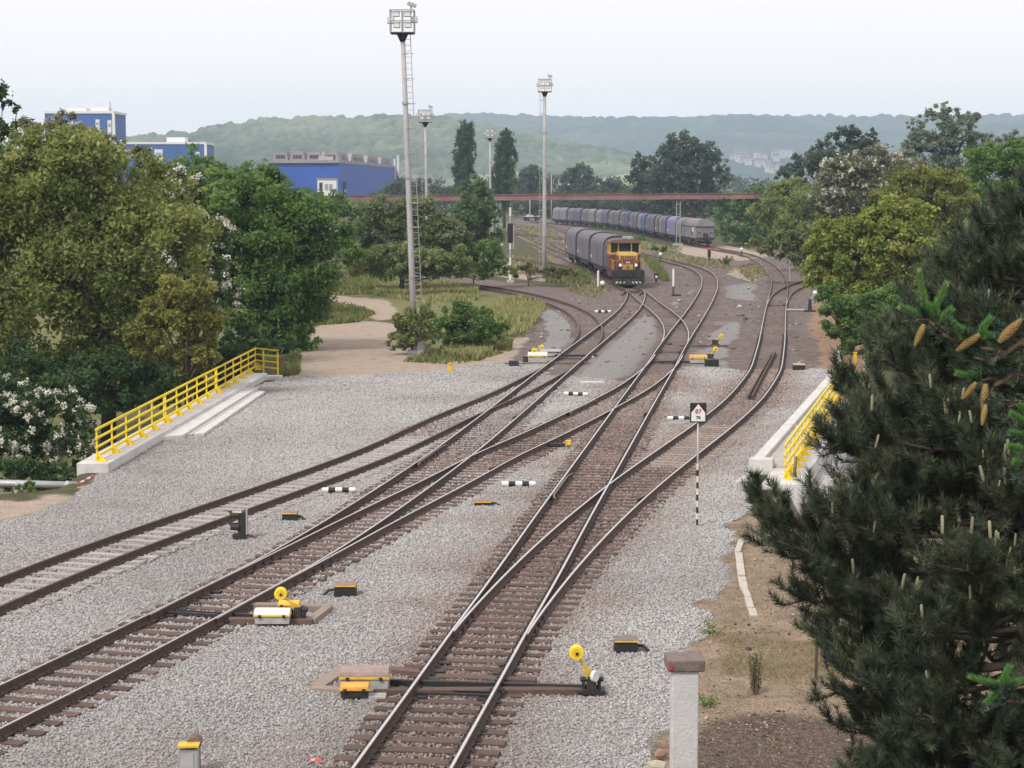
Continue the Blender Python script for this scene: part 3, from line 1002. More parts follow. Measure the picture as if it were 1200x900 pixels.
rustw = np.clip(np.exp(-(dm / 1.9) ** 2) * 1.05 + np.exp(-(d1 / 1.0) ** 2) * 0.35 + (big - .56) * 1.1, 0, 1) * rng.uniform(.6, 1.0, xx.shape)
stn = np.clip(0.5 + (fbm(xx / 4, yy / 4, 5) - .5) * .5 + rng.normal(0, .17, xx.shape), 0, 1)
zz = ground_z(xx, yy) + rng.uniform(-.012, .02, xx.shape)
trk = np.minimum(near_tracks(['T1', 'T3', 'T4', 'A'], xx, yy), 9) < 1.35
zz = np.where(trk, rng.uniform(-.01, .035, xx.shape), zz)
pts_ob = None
me = bpy.data.meshes.new('ballast_stones')
me.vertices.add(len(xx))
me.vertices.foreach_set('co', np.stack([xx, yy, zz], 1).astype(np.float32).ravel())
me.attributes.new('tint', 'FLOAT', 'POINT').data.foreach_set('value', stn.astype(np.float32))
me.attributes.new('tint2', 'FLOAT', 'POINT').data.foreach_set('value', rustw.astype(np.float32))
me.attributes.new('sz', 'FLOAT', 'POINT').data.foreach_set('value', (rng.uniform(.019, .036, xx.shape) * np.clip(yy / 60, .9, 1.5)).astype(np.float32))
me.attributes.new('rot', 'FLOAT_VECTOR', 'POINT').data.foreach_set('vector', rng.uniform(-3.14, 3.14, (len(xx), 3)).astype(np.float32).ravel())
M_stone = stone_mat()
bal = place('ballast_stones', me)
tag(bal, kind='stuff')
ng = bpy.data.node_groups.new('scatter_stones', 'GeometryNodeTree')
ng.interface.new_socket('Geometry', in_out='INPUT', socket_type='NodeSocketGeometry')
ng.interface.new_socket('Geometry', in_out='OUTPUT', socket_type='NodeSocketGeometry')
gi, go_ = ng.nodes.new('NodeGroupInput'), ng.nodes.new('NodeGroupOutput')
iop = ng.nodes.new('GeometryNodeInstanceOnPoints')
vv_, ff_ = rock_mesh(3)
rm = MB(); rm.add(vv_, ff_)
g2i = ng.nodes.new('GeometryNodeGeometryToInstance')
def rock_nodes():
    """a chunky stone from an icosphere pushed out of round"""
    ico = ng.nodes.new('GeometryNodeMeshIcoSphere')
    ico.inputs['Radius'].default_value = 1.0
    ico.inputs['Subdivisions'].default_value = 1
    sp = ng.nodes.new('GeometryNodeSetPosition')
    rv = ng.nodes.new('FunctionNodeRandomValue')
    rv.data_type = 'FLOAT_VECTOR'
    rv.inputs[0].default_value = (-.38, -.38, -.38)
    rv.inputs[1].default_value = (.38, .38, .38)
    rv.inputs['Seed'].default_value = 5
    ng.links.new(ico.outputs[0], sp.inputs['Geometry'])
    ng.links.new(rv.outputs[0], sp.inputs['Offset'])
    tf = ng.nodes.new('GeometryNodeTransform')
    tf.inputs['Scale'].default_value = (1.15, .95, .8)
    ng.links.new(sp.outputs[0], tf.inputs['Geometry'])
    sm_ = ng.nodes.new('GeometryNodeSetMaterial')
    sm_.inputs['Material'].default_value = M_stone
    ng.links.new(tf.outputs[0], sm_.inputs[0])
    ss = ng.nodes.new('GeometryNodeSetShadeSmooth')
    ss.inputs['Shade Smooth'].default_value = False
    ng.links.new(sm_.outputs[0], ss.inputs[0])
    return ss.outputs[0]
ng.nodes.remove(g2i)
m2p = ng.nodes.new('GeometryNodeMeshToPoints')
ng.links.new(gi.outputs[0], m2p.inputs[0])
ng.links.new(m2p.outputs[0], iop.inputs['Points'])
ng.links.new(rock_nodes(), iop.inputs['Instance'])
na = ng.nodes.new('GeometryNodeInputNamedAttribute'); na.data_type = 'FLOAT'; na.inputs[0].default_value = 'sz'
nb_ = ng.nodes.new('GeometryNodeInputNamedAttribute'); nb_.data_type = 'FLOAT_VECTOR'; nb_.inputs[0].default_value = 'rot'
ng.links.new(na.outputs[0], iop.inputs['Scale'])
e2r = ng.nodes.new('FunctionNodeEulerToRotation')
ng.links.new(nb_.outputs[0], e2r.inputs[0])
ng.links.new(e2r.outputs[0], iop.inputs['Rotation'])
ng.links.new(iop.outputs[0], go_.inputs[0])
md = bal.modifiers.new('scatter', 'NODES')
md.node_group = ng
me.materials.append(M_stone)
# ------------------------------------------------------------------ bridge edges and yellow railings
def xy(p): return (p.x, p.y)

def strip(a, b, w0, w1):
    """a rectangle along the ground line a-b, from w0 to w1 to its right"""
    d = (b - a).normalized()
    n_ = Vector((d.y, -d.x, 0))
    return [xy(a + n_ * w0), xy(b + n_ * w0), xy(b + n_ * w1), xy(a + n_ * w1)]

bl = thing('bridge_edge', 'white concrete bridge edge under the long left yellow railing', 'bridge edge')
KA, KB = P(112, 543, 0.3), P(303, 437, 0.3)
KA.z = KB.z = 0
MB().prism(strip(KA, KB, -0.62, 0.42), -3.2, 0.3).build('edge_beam', M_conc, bl, bevel=0.02)
sa = [P(x, y, 0.16) for x, y in ((176, 513), (214, 510), (303, 453.5), (272, 457))]
MB().prism([xy(p) for p in sa], -0.3, 0.17).build('deck_slab', M_conc, bl, bevel=0.015)
sb = [P(x, y, 0.1) for x, y in ((217, 509), (226, 508.5), (303.5, 458), (298, 457))]
MB().prism([xy(p) for p in sb], -0.3, 0.09).build('gutter', M_conc_grey, bl)
sc_ = [P(x, y, 0.12) for x, y in ((227, 508.5), (239, 508), (311, 458.5), (304, 458))]
MB().prism([xy(p) for p in sc_], -0.3, 0.13).build('kerb', M_conc, bl, bevel=0.01)
KC = P(330, 442, 0.1); KC.z = 0
MB().prism(strip(KB, KC, -0.3, 0.35), -3.0, 0.18).build('return_beam', M_conc, bl, bevel=0.015)

def railing(name, label, a, b, zb, h, npost, panels, side, tail=None, rails=4):
    """posts with gusset plates, panel by panel"""
    root = thing(name, label, 'railing')
    d = (b - a).normalized()
    n_ = Vector((d.y, -d.x, 0)) * side
    L = (b - a).length
    rz = math.atan2(d.y, d.x)
    ts = []
    for k in range(panels):
        t0, t1 = k / panels * L, (k + 1) / panels * L
        gap = 0.16
        m = npost
        ts.append([t0 + gap + (t1 - t0 - 2 * gap) * i / (m - 1) for i in range(m)])
    pb = MB().box((0, 0, h / 2), (0.07, 0.05, h))
    pme = pb.mesh('post', M_yel)
    gb = MB()
    nl = Vector((0, -1, 0)) * side
    for s_ in (-.04, .04):
        pass
    gb.add([(-.02, 0, .02), (-.02, nl.y * .3, .02), (-.02, 0, .3), (.02, 0, .02), (.02, nl.y * .3, .02), (.02, 0, .3)], [(0, 1, 2), (5, 4, 3), (0, 3, 4, 1), (1, 4, 5, 2), (2, 5, 3, 0)])
    gb.box((0, nl.y * .14, .012), (.2, .36, .024))
    gme = gb.mesh('gusset_plate', M_yel)
    for k, tt in enumerate(ts):
        for t in tt:
            p = a + d * t
            o = place('post', pme, root, 0, (p.x, p.y, zb), rz)
            o2 = place('gusset_plate', gme, o)
        t0, t1 = tt[0] - 0.1, tt[-1] + 0.1
        for j in range(rails):
            z = zb + h - 0.03 - (h - 0.2) * j / (rails - 1)
            p, q = a + d * t0, a + d * t1
            hh = 0.07 if j in (0, rails - 1) else 0.06
            r_ = MB().box(((p.x + q.x) / 2, (p.y + q.y) / 2, z), (t1 - t0, 0.06 if j == 0 else .075, hh), 0, rz)
            r_.build('rail', M_yel, root)
    if tail is not None:
        dd = (tail - b).normalized()
        rz2 = math.atan2(dd.y, dd.x)
        LL = (tail - b).length
        for t in (0.35, 1.0):
            p = b + dd * LL * t
            place('post', pme, root, 0, (p.x, p.y, zb - .12), rz2)
        for j in range(rails):
            z = zb + h - 0.03 - (h - 0.2) * j / (rails - 1)
            m = b + (tail - b) * 0.51
            MB().box((m.x, m.y, z), (LL + .1, 0.05, 0.06), 0, rz2).build('rail', M_yel, root)
    return root

RA, RB, RC = P(112.5, 541.5, 0.3), P(300, 433, 0.3), P(325.5, 436, 0.3)
for v in (RA, RB, RC): v.z = 0
railing('yellow_railing', 'long yellow steel railing on the white bridge edge in front of the olive green tree', RA, RB, 0.3, 1.08, 6, 3, 1, RC)

br = thing('bridge_edge', 'pale concrete bridge edge with walkway beside the pine', 'bridge edge')
ka, kb = P(886, 541, 0.4), P(974, 442, 0.4)
ka.z = kb.z = 0
MB().prism(strip(ka, kb, -0.2, 0.16), -0.5, 0.42).build('kerb', M_conc, br, bevel=0.015)
dk = (kb - ka).normalized(); nk = Vector((dk.y, -dk.x, 0))
MB().prism(strip(ka + dk * .1, kb, 0.165, 1.02), -0.5, 0.28).build('walkway', M_conc_grey, br)
MB().prism(strip(ka + dk * (kb - ka).length * .36, ka + dk * (kb - ka).length * .375, 0.17, 1.01), -0.5, 0.285).build('joint_cover', M_conc, br)
MB().prism(strip(ka - dk * .15, ka + dk * .42, -0.22, 0.55), -1.0, 0.5).build('end_block', M_conc, br, bevel=0.015)
fa, fb = P(919.5, 563, 0.2), P(994, 449, 0.2)
fa.z = fb.z = 0
MB().prism(strip(fa - (fb - fa).normalized() * .7, fb, -0.62, 0.6), -3.4, 0.2).build('edge_beam', M_conc, br, bevel=0.02)
MB().prism(strip(fa - (fb - fa).normalized() * 1.4, fb, 0.605, 1.25), -3.4, -0.35).build('ledge', M_conc_grey, br, bevel=0.02)
MB().prism([xy(P(x, y, .03)) for x, y in ((861, 565), (878, 553), (886, 548), (884, 565))], -.3, 0.05).build('apron', M_conc, br)
railing('yellow_railing', 'shorter yellow steel railing half hidden behind the pine', fa, fb, 0.2, 1.12, 8, 3, 1)
cb = thing('cabinet', 'grey steel cabinet standing below the right bridge edge', 'cabinet', P(968, 581, -2.0), R(-38))
cb.location.z = gz(cb.location.x, cb.location.y)
chz = 0.95 - cb.location.z - 1.05
MB().box((0, 0, chz / 2), (1.5, .9, chz)).build('body', M_grey_box, cb, bevel=0.01)
MB().box((0, 0, chz + .03), (1.62, 1.0, .06)).build('lid', M_galv, cb, bevel=0.01)
MB().box((0, -.46, chz * .55), (.62, .02, chz * .7)).build('door', M_grey_box, cb)
MB().box((.25, -.475, chz * .55), (.03, .02, .12)).build('handle', M_black, cb)
# marker post beside the pine
mp_ = thing('marker_post', 'thick white marker post at the far end of the right bridge edge', 'post', P(984, 431))
MB().cyl((0, 0, -.2), (0, 0, 0.85), 0.11, n=12).ball((0, 0, .85), (.11, .11, .05), 12, 6).build('shaft', M_white, mp_, True)
MB().cyl((0, 0, .12), (0, 0, .26), 0.114, n=12).build('band', M_galv, mp_)
yb = thing('cable_marker', 'small yellow cable marker post against the pine branches', 'marker', P(1002, 428))
MB().box((0, 0, .3), (.16, .12, .7)).build('post', M_yel2, yb, bevel=0.01)
MB().box((0, 0, .66), (.2, .16, .05)).build('cap', M_yel2, yb, bevel=0.01)
# old pipe in the left ditch
pp = thing('pipe', 'long grey pipe across the ditch at the left edge', 'pipe')
a_, b_ = P(-60, 566, -0.1), P(90, 569, -0.1)
MB().tube([a_, a_.lerp(b_, .5) + Vector((0, 0, .02)), b_], 0.12, 12).build('barrel', M_galv, pp, True)
MB().tube([P(-60, 583, -.5), P(14, 580, -.5)], 0.1, 10).build('lower_barrel', M_galv, pp, True)
for t in (.2, .55, .93):
    q = a_.lerp(b_, t)
    MB().cyl(q - (b_ - a_).normalized() * .06, q + (b_ - a_).normalized() * .06, .145, n=12).build('collar', M_galv, pp)
    MB().box((q.x, q.y, (q.z - 2.6) / 2 - .06), (.25, .3, q.z + 2.6)).build('pier', M_conc_grey, pp)
rw = thing('barrier_rod', 'red and white rod running from the pipe to the bridge edge', 'rod')
a_, b_ = P(90, 568, -.02), P(109, 558, .02)
for k in range(5):
    MB().cyl(a_.lerp(b_, k / 5), a_.lerp(b_, (k + 1) / 5), .04, n=8).build('segment', M_red if k % 2 == 0 else M_white, rw)

# ------------------------------------------------------------------ point machines, levers
def disk_lever(px, py, dpx, dpy, label, rz=0, scale=1.0, z0=0.05, white_plate=False, plate=True):
    """point lever with a round yellow weight; dpx, dpy is the disc centre in the photograph"""
    base = P(px, py, z0)
    Y = base.y
    tip = Q(dpx, dpy, Y - 0.1)
    root = thing('point_lever', label, 'point lever', base, 0, 'yellow weighted point levers')
    t = tip - base
    MB().box((0, 0, .03), (.5, .34, .06)).build('base_plate', M_iron, root)
    m = MB()
    m.box((0, 0, .17), (.2, .2, .26), 0, 0, None, .7)
    m.box((-.14, .02, .12), (.06, .16, .18)); m.box((.14, .02, .12), (.06, .16, .18))
    m.cyl((-.2, 0, .24), (.22, 0, .24), .05, n=10)
    m.build('pedestal', M_iron, root, bevel=.008)
    if white_plate:
        MB().cyl((.03, -.12, .33), (.08, -.16, .33), .1, n=14).build('indicator_plate', M_white, root)
    a = Vector((0, -.02, .26))
    dirv = (t - a)
    mid = a + dirv * .45
    arm = MB()
    perp = Vector((dirv.z, 0, -dirv.x)).normalized()
    arm.add([a + perp * .09 + Vector((0, .02, 0)), a - perp * .09 + Vector((0, .02, 0)), mid - perp * .03, mid + perp * .03, a + perp * .09 - Vector((0, .02, 0)), a - perp * .09 - Vector((0, .02, 0)), mid - perp * .03 - Vector((0, .03, 0)), mid + perp * .03 - Vector((0, .03, 0))],
            [(0, 3, 2, 1), (4, 5, 6, 7), (0, 1, 5, 4), (1, 2, 6, 5), (2, 3, 7, 6), (3, 0, 4, 7)])
    arm.cyl(mid - Vector((0, .015, 0)), t, .025, n=8)
    arm.build('arm', M_yel2, root)
    rr = .132 * scale
    w = MB()
    w.tube([t + Vector((0, -.075, 0)), t + Vector((0, -.06, 0)), t + Vector((0, .06, 0)), t + Vector((0, .075, 0))], [rr * .9, rr, rr, rr * .9], 28)
    w.build('weight', M_yel, root, bevel=0.0)
    MB().cyl(t + Vector((.01, -.092, -.01)), t + Vector((.01, -.07, -.01)), .03, n=12).build('hub_bolt', M_iron, root)
    MB().tube([t + Vector((0, -.078, 0)), t + Vector((0, -.0775, 0))], [rr * .62, rr * .6], 24).build('weight_rim', M_yel2, root)
    return root

def motor_box(root, c, d, rz, body, lid, edge, name='motor_case'):
    """a low box with a rounded lid and an edge band, long side along x"""
    M = Matrix.Translation(c) @ Matrix.Rotation(rz, 4, 'Z')
    L, W_, h = d
    o = MB().box((0, 0, h * .3), (L, W_, h * .6), 0, 0, M).build(name, body, root, bevel=.01)
    n_ = 8
    prof = [(-W_ / 2 - .02, 0), (W_ / 2 + .02, 0)] + [((W_ / 2 + .02) * math.cos(math.pi * k / n_), h * .12 + h * .3 * math.sin(math.pi * k / n_) ** .7) for k in range(0, n_ + 1)]
    MM = M @ Matrix.Translation((0, 0, h * .64)) @ Matrix.Rotation(R(90), 4, 'Z')
    MB().ext(prof, -L / 2 - .015, L / 2 + .015, 0, MM).build('lid', lid, o, bevel=.008)
    MB().box((0, 0, h * .64), (L + .05, W_ + .06, h * .11), 0, 0, M).build('edge_band', edge, o)
    for s_ in (-.35, .35):
        MB().box((L * s_, -W_ / 2 - .03, h * .6), (.06, .03, .06), 0, 0, M).build('latch', M_iron, o)
    return o

# machine on the left main track
m1 = thing('point_machine', 'pale grey point machine with yellow rim on timbers beside the left main track', 'point machine', P(318, 722, .05))
o = m1.location
def loc(px, py, z): return P(px, py, z) - o
motor_box(m1, loc(320, 729, .06), (.72, .4, .28), 0, M_grey_box, M_white, M_yel2)
motor_box(m1, loc(339, 715, .06), (.42, .28, .2), 0, M_iron, M_yel2, M_orange, 'rod_cover')
def beam(root, o_, a, b, w, h, mat, name='timber', z=.0):
    p, q = P(a[0], a[1], z) - o_, P(b[0], b[1], z) - o_
    m = (p + q) / 2
    dd = q - p
    return MB().box((m.x, m.y, m.z), (dd.length, w, h), 0, math.atan2(dd.y, dd.x)).build(name, mat, root, bevel=.006)
beam(m1, o, (268, 729.5), (366, 730.5), .22, .2, M_wood, z=.02)
beam(m1, o, (275, 711.5), (389, 714.5), .24, .2, M_wood_pale, z=.02)
beam(m1, o, (364, 730), (385, 714), .2, .19, M_wood_pale, z=.02)
beam(m1, o, (255, 719), (300, 722), .08, .08, M_iron, 'throw_rod', z=.1)
disk_lever(349, 727.5, 329, 695.5, 'yellow disc lever standing at the pale grey point machine beside the left main track', plate=False)

m2 = thing('point_machine', 'brown lidded grey point machine with orange cover left of the centre track', 'point machine', P(424, 808, .05))
o = m2.location
motor_box(m2, loc(428, 807, .06), (.86, .44, .4), 0, M_grey_box, pm('brown_lid', (.34, .25, .22), (.25, .18, .16), 6, .6), M_yel2)
motor_box(m2, loc(416, 816, .06), (.48, .26, .24), 0, M_iron, M_orange, M_orange, 'rod_cover')
beam(m2, o, (372, 808), (402, 787), .3, .18, M_wood_pale, z=.0)
beam(m2, o, (365, 810), (412, 812), .22, .18, M_wood_pale, z=.0)
beam(m2, o, (452, 788), (496, 792), .24, .2, M_wood, z=.02)
beam(m2, o, (452, 799), (700, 806), .09, .1, M_iron, 'throw_rod', z=.1)
beam(m2, o, (438, 813), (700, 812), .24, .19, M_wood, z=.02)
beam(m2, o, (590, 800), (628, 801.5), .25, .2, M_wood, z=.02)
MB().box(loc(438, 819, .0), (.45, .3, .16)).build('cable_box', M_grey_box, m2, bevel=.01)
disk_lever(693, 811, 675.5, 764.5, 'large yellow disc lever at the end of the long timber right of the centre track', white_plate=True)

m3 = thing('point_machine', 'low white point machine with yellow label near the dirt verge', 'point machine', P(629, 423, .05))
o = m3.location
motor_box(m3, loc(630, 424, .05), (1.0, .6, .5), 0, M_grey_box, M_white, M_yel2)
motor_box(m3, loc(645, 417, .05), (1.1, .5, .35), 0, M_grey_box, M_galv, M_rust, 'rod_cover')
beam(m3, o, (592, 427), (690, 426), .26, .16, M_wood, z=.02)
beam(m3, o, (650, 416.5), (700, 416.5), .1, .1, M_iron, 'throw_rod', z=.1)
disk_lever(617, 424, 626, 411, 'near disc of the twin yellow levers beside the low white point machine', scale=1.1)
disk_lever(624, 416, 635, 407, 'far disc of the twin yellow levers beside the low white point machine', scale=1.0)
m4 = thing('point_machine', 'orange lidded point machine right of the centre track', 'point machine', P(818, 425, .05))
o = m4.location
motor_box(m4, loc(818, 425, .05), (.9, .5, .4), 0, M_grey_box, M_orange, M_yel2)
MB().box(loc(834, 425.5, .16), (.7, .6, .42)).build('relay_box', M_black, m4, bevel=.02)
beam(m4, o, (770, 424), (812, 424), .1, .1, M_iron, 'throw_rod', z=.1)
beam(m4, o, (796, 406), (852, 406), .26, .18, M_wood_dark, z=.02)
disk_lever(832, 421, 838.5, 409, 'yellow disc lever standing at the orange lidded point machine')
disk_lever(838, 404, 845.5, 394, 'yellow disc lever behind the orange lidded point machine', scale=1.0)

# grey hand lever by the trees on the right
hl = thing('hand_lever', 'grey hand point lever beside the right branch track', 'point lever', P(949, 365))
MB().box((0, 0, .05), (.9, .4, .1)).build('base_plate', M_iron, hl)
MB().cyl((-.4, 0, .1), (-1.8, 0, .12), .08, n=8).build('throw_rod', M_galv, hl)
MB().box((0, 0, .5), (.3, .3, .9), 0, 0, None, .6).build('pedestal', M_iron, hl, bevel=.02)
MB().cyl((0, 0, .8), (.35, 0, 1.35), .05, n=8).build('arm', M_galv, hl)
MB().ball((.37, 0, 1.4), .17, 12, 8).build('weight', M_white, hl, True)

# small white lamp discs on low stands along the yard
for i, (px, py, dy, lab) in enumerate(((774, 307, 9, 'white ball signal on a low stand right of the locomotive'), (869, 300, 8, 'white ball signal beside the last wagon of the long train'), (706, 339, 7, 'white ball marker left of the locomotive front'))):
    t_ = thing('ball_signal', lab, 'signal', P(px, py), 0, 'white ball signals')
    h = dy * 9.12 / (py - 222)
    MB().box((0, 0, .05), (.6, .5, .1)).build('base_plate', M_iron, t_)
    MB().cyl((0, 0, 0), (0, 0, h), .06, n=8).build('stand', M_iron, t_)
    MB().ball((0, 0, h), .24, 12, 8).build('ball', M_white, t_, True)

# ------------------------------------------------------------------ striped clearance markers
def stripes(a, b, n, label, r=.1):
    p, q = P(*a, .1), P(*b, .1)
    d = q - p
    root = thing('clearance_marker', label, 'clearance marker', (p + q) / 2, math.atan2(d.y, d.x), 'black and white clearance markers')
    L = d.length
    for k in range(n):
        x0, x1 = -L / 2 + L * k / n, -L / 2 + L * (k + 1) / n
        pts = [(x0, 0, 0), (x1, 0, 0)]
        rr = [r, r]
        if k == 0: pts, rr = [(x0, 0, 0), (x0 + .05, 0, 0), (x1, 0, 0)], [r * .7, r, r]
        if k == n - 1: pts, rr = [(x0, 0, 0), (x1 - .05, 0, 0), (x1, 0, 0)], [r, r, r * .7]
        MB().tube(pts, rr, 10).build('segment', M_white if k % 2 == 0 else M_black, root, False)
    for s_ in (-.35, .35):
        MB().box((L * s_, 0, -.12), (.08, .12, .14)).build('foot', M_conc_grey, root)
stripes((377, 574), (417, 574), 5, 'striped marker between the rusty siding and the left main track', .075)
stripes((588, 567), (628, 567), 5, 'striped marker in the ballast right of the crossover track', .085)
stripes((661, 461), (689, 462), 5, 'striped marker near the thin white slab between the tracks', .08)
stripes((782, 490), (808, 490), 4, 'striped marker just left of the black triangle sign', .08)
stripes((697, 365), (716, 365), 5, 'striped marker left of the short crossover by the locomotive', .1)
sl_ = P(694, 448, .06)
s1 = MB().box((sl_.x, sl_.y, .05), (1.15, .3, .1), 0, .02).build('cover_slab', M_conc, None, bevel=.01)
tag(s1, 'thin white concrete slab lying in the grey ballast strip', 'slab')

# ------------------------------------------------------------------ cable boxes
def cable_box(px, py, w, h, label, top, pipe=0, band=None):
    b = P(px, py, 0)
    root = thing('cable_box', label, 'cable box', b, 0, 'dark cable boxes in the ballast')
    MB().box((0, 0, h / 2), (w, w * .8, h), 0, 0, None, .94).build('body', M_black if band is None else M_iron, root, bevel=.01)
    MB().box((0, 0, h + .015), (w * 1.02, w * .84, .035)).build('lid', top, root, bevel=.008)
    MB().box((0, -w * .43, h), (w * .98, .02, .03)).build('lid_edge', M_yel2, root)
    if pipe:
        MB().tube([(w * .5 * pipe, 0, h * .5), (w * .75 * pipe, 0, h * .45), (w * 1.0 * pipe, -.05, 0)], .035, 8).build('cable', M_black, root)
    return root
M_btop = pm('brown_box_lid', (.3, .2, .16), (.2, .13, .11), 8, .8)
cable_box(340, 609, .42, .2, 'dark box with yellow edge beside the dwarf shunting signal', M_btop, 1)
cable_box(566, 592, .5, .12, 'low brown box between the crossover and the centre track', M_btop, 1)
cable_box(405, 697, .5, .24, 'brown box beyond the disc lever of the left main track', M_btop, -1)
cable_box(733, 763, .47, .24, 'black box with brown lid near the concrete post', pm('dusty_lid', (.2, .16, .15), (.14, .11, .1), 8, .8), 1)
cable_box(936, 434, .6, .3, 'small black box at the top of the right bridge edge', M_conc_grey)
yl = thing('lamp_marker', 'small amber lamp marker on the crossover sleepers', 'marker', P(666, 523, .05))
MB().box((-.35, 0, .06), (.7, .14, .08)).build('bracket', M_iron, yl)
MB().box((0, 0, .12), (.22, .2, .2)).build('housing', M_orange, yl, bevel=.03)
MB().cyl((.02, -.11, .12), (.02, -.13, .12), .06, n=12).build('lens', M_yel, yl)
ym = thing('yellow_bollard', 'short yellow bollard at the edge of the dirt track', 'bollard', P(527, 436))
MB().box((0, 0, .2), (.26, .24, .5), 0, 0, None, .85).build('post', M_yel2, ym, bevel=.03)
MB().box((.02, -.1, .42), (.16, .06, .1)).build('cap_plate', M_orange, ym, bevel=.01)
for i, (px, py) in enumerate(((602, 429.5),)):
    t_ = MB().box((*xy(P(px, py)), .15), (.5, .4, .3)).build('battery_box', M_iron, None, bevel=.02)
    tag(t_, 'small dark box left of the twin yellow levers', 'box')
# near marker at the bottom edge
nb2 = thing('track_magnet_box', 'grey post box with yellow top and rusty hood at the bottom left edge', 'signal box', P(222, 912), R(2))
bh = (912 - 878) * 9.12 / (912 - 222) + .08
MB().box((0, 0, bh / 2 - .1), (.3, .2, bh + .1)).build('body', M_galv, nb2, bevel=.008)
MB().box((-.02, -.105, bh * .55), (.2, .012, bh * .5)).build('front_plate', M_grey_box, nb2)
MB().box((0, -.02, bh + .012), (.33, .26, .03)).build('top_plate', M_yel2, nb2)
hd = [(.12 * math.cos(math.pi * k / 8), bh - .04 + .14 * math.sin(math.pi * k / 8)) for k in range(9)]
MB().ext(hd, .08, .34, 0, Matrix.Translation((.06, 0, 0))).build('hood', pm('rusty_hood', (.2, .11, .09), (.13, .075, .06), 9, .7), nb2, bevel=.01)
MB().box((.06, .22, bh / 2 - .1), (.16, .16, bh)).build('stem', M_rust, nb2)

# ------------------------------------------------------------------ dwarf shunting signal (seen from the back, hoods to the left)
ds = thing('dwarf_signal', 'dark dwarf shunting signal with two hooded lamps beside the rusty siding', 'signal', P(281, 631), R(0))
MB().box((0, 0, .06), (.34, .3, .14)).build('foot', M_iron, ds, bevel=.01)
MB().box((.07, 0, .42), (.2, .2, .6)).build('case', M_iron, ds, bevel=.02)
MB().box((.19, .03, .44), (.03, .24, .66)).build('back_board', M_galv, ds)
for z in (.62, .3):
    h_ = MB()
    n_ = 12
    vv, ff = [], []
    for k in range(n_ + 1):
        a = math.pi * (k / n_ * 1.3 - .15)
        for x, r_ in ((0, .125), (-.36 + .14 * abs(math.cos(a)), .13)):
            vv.append((x, -.02 + r_ * math.cos(a), z + r_ * math.sin(a)))
            vv.append((x, -.02 + (r_ - .012) * math.cos(a), z + (r_ - .012) * math.sin(a)))
    for k in range(n_):
        i = k * 4
        ff += [(i, i + 2, i + 6, i + 4), (i + 1, i + 5, i + 7, i + 3), (i + 2, i + 3, i + 7, i + 6)]
    h_.add(vv, ff)
    hh_ = h_.build('hood', M_black, ds)
    MB().cyl((-.06, -.02, z), (-.02, -.02, z), .1, n=14).build('lens', M_glass, hh_)
MB().box((-.05, -.1, .72), (.24, .03, .05)).build('trim_plate', pm('cream_paint', (.7, .62, .45), None, 5, .5), ds)
MB().tube([(.2, 0, .1), (.35, -.02, .06), (.5, -.03, -.02)], .03, 8).build('cable', M_rust, ds)

# ------------------------------------------------------------------ triangle sign on a striped pole
def text_part(s, size, mat, parent, loc_, name='digits', bold=0.0):
    cu = bpy.data.curves.new('txt', 'FONT')
    cu.body = s
    cu.size = size
    cu.align_x = 'CENTER'
    cu.extrude = .004
    cu.offset = bold
    t_ = bpy.data.objects.new('txt', cu)
    C.objects.link(t_)
    dg = bpy.context.evaluated_depsgraph_get()
    me_ = bpy.data.meshes.new_from_object(t_.evaluated_get(dg))
    bpy.data.objects.remove(t_)
    me_.materials.clear()
    me_.materials.append(mat)
    o = place(name, me_, parent)
    o.location = loc_
    o.rotation_euler = (R(90), 0, 0)
    return o
sg = thing('signal_sign', 'black square sign reading 87 over 78 on a striped pole', 'sign', P(817, 616), R(-2))
k = 9.12 / (616 - 222)
zt = (616 - 470.5) * k
hw = 9.6 * k
zb = (616 - 493.5) * k
MB().cyl((0, .05, -.2), (0, .05, zt - .1), .026, n=10).build('pole', M_galv, sg, True)
z0 = 0
zz_ = 0.0
kk = 0
while zz_ < (616 - 548) * k:
    MB().cyl((0, .05, zz_), (0, .05, zz_ + .17), .031, n=10).build('band', M_black if kk % 2 == 0 else pm('pale_band', (.75, .7, .5), None, 4, .5) if kk == 1 else bpy.data.materials.get('pale_band'), sg)
    zz_ += .17; kk += 1
MB().box((0, 0, (zt + zb) / 2), (hw * 2, .03, zt - zb)).build('board', M_black, sg, bevel=.006)
w_ = hw * .84
MB().ext([(-w_, zb + .035), (w_, zb + .035), (w_, zb + (zt - zb) * .5), (0, zt - .03), (-w_, zb + (zt - zb) * .5)], -.021, -.016).build('face', M_white, sg)
text_part('87', .17, pm('sign_red', (.45, .06, .04), None, 5, .5), sg, (0, -.0235, zb + (zt - zb) * .46), 'digits', .004)
text_part('78', .12, M_black, sg, (0, -.0235, zb + (zt - zb) * .17), 'digits', .003)
MB().cyl((0, .05, zt - .02), (0, .05, zt + .02), .03, n=8).build('pole_cap', M_galv, sg)

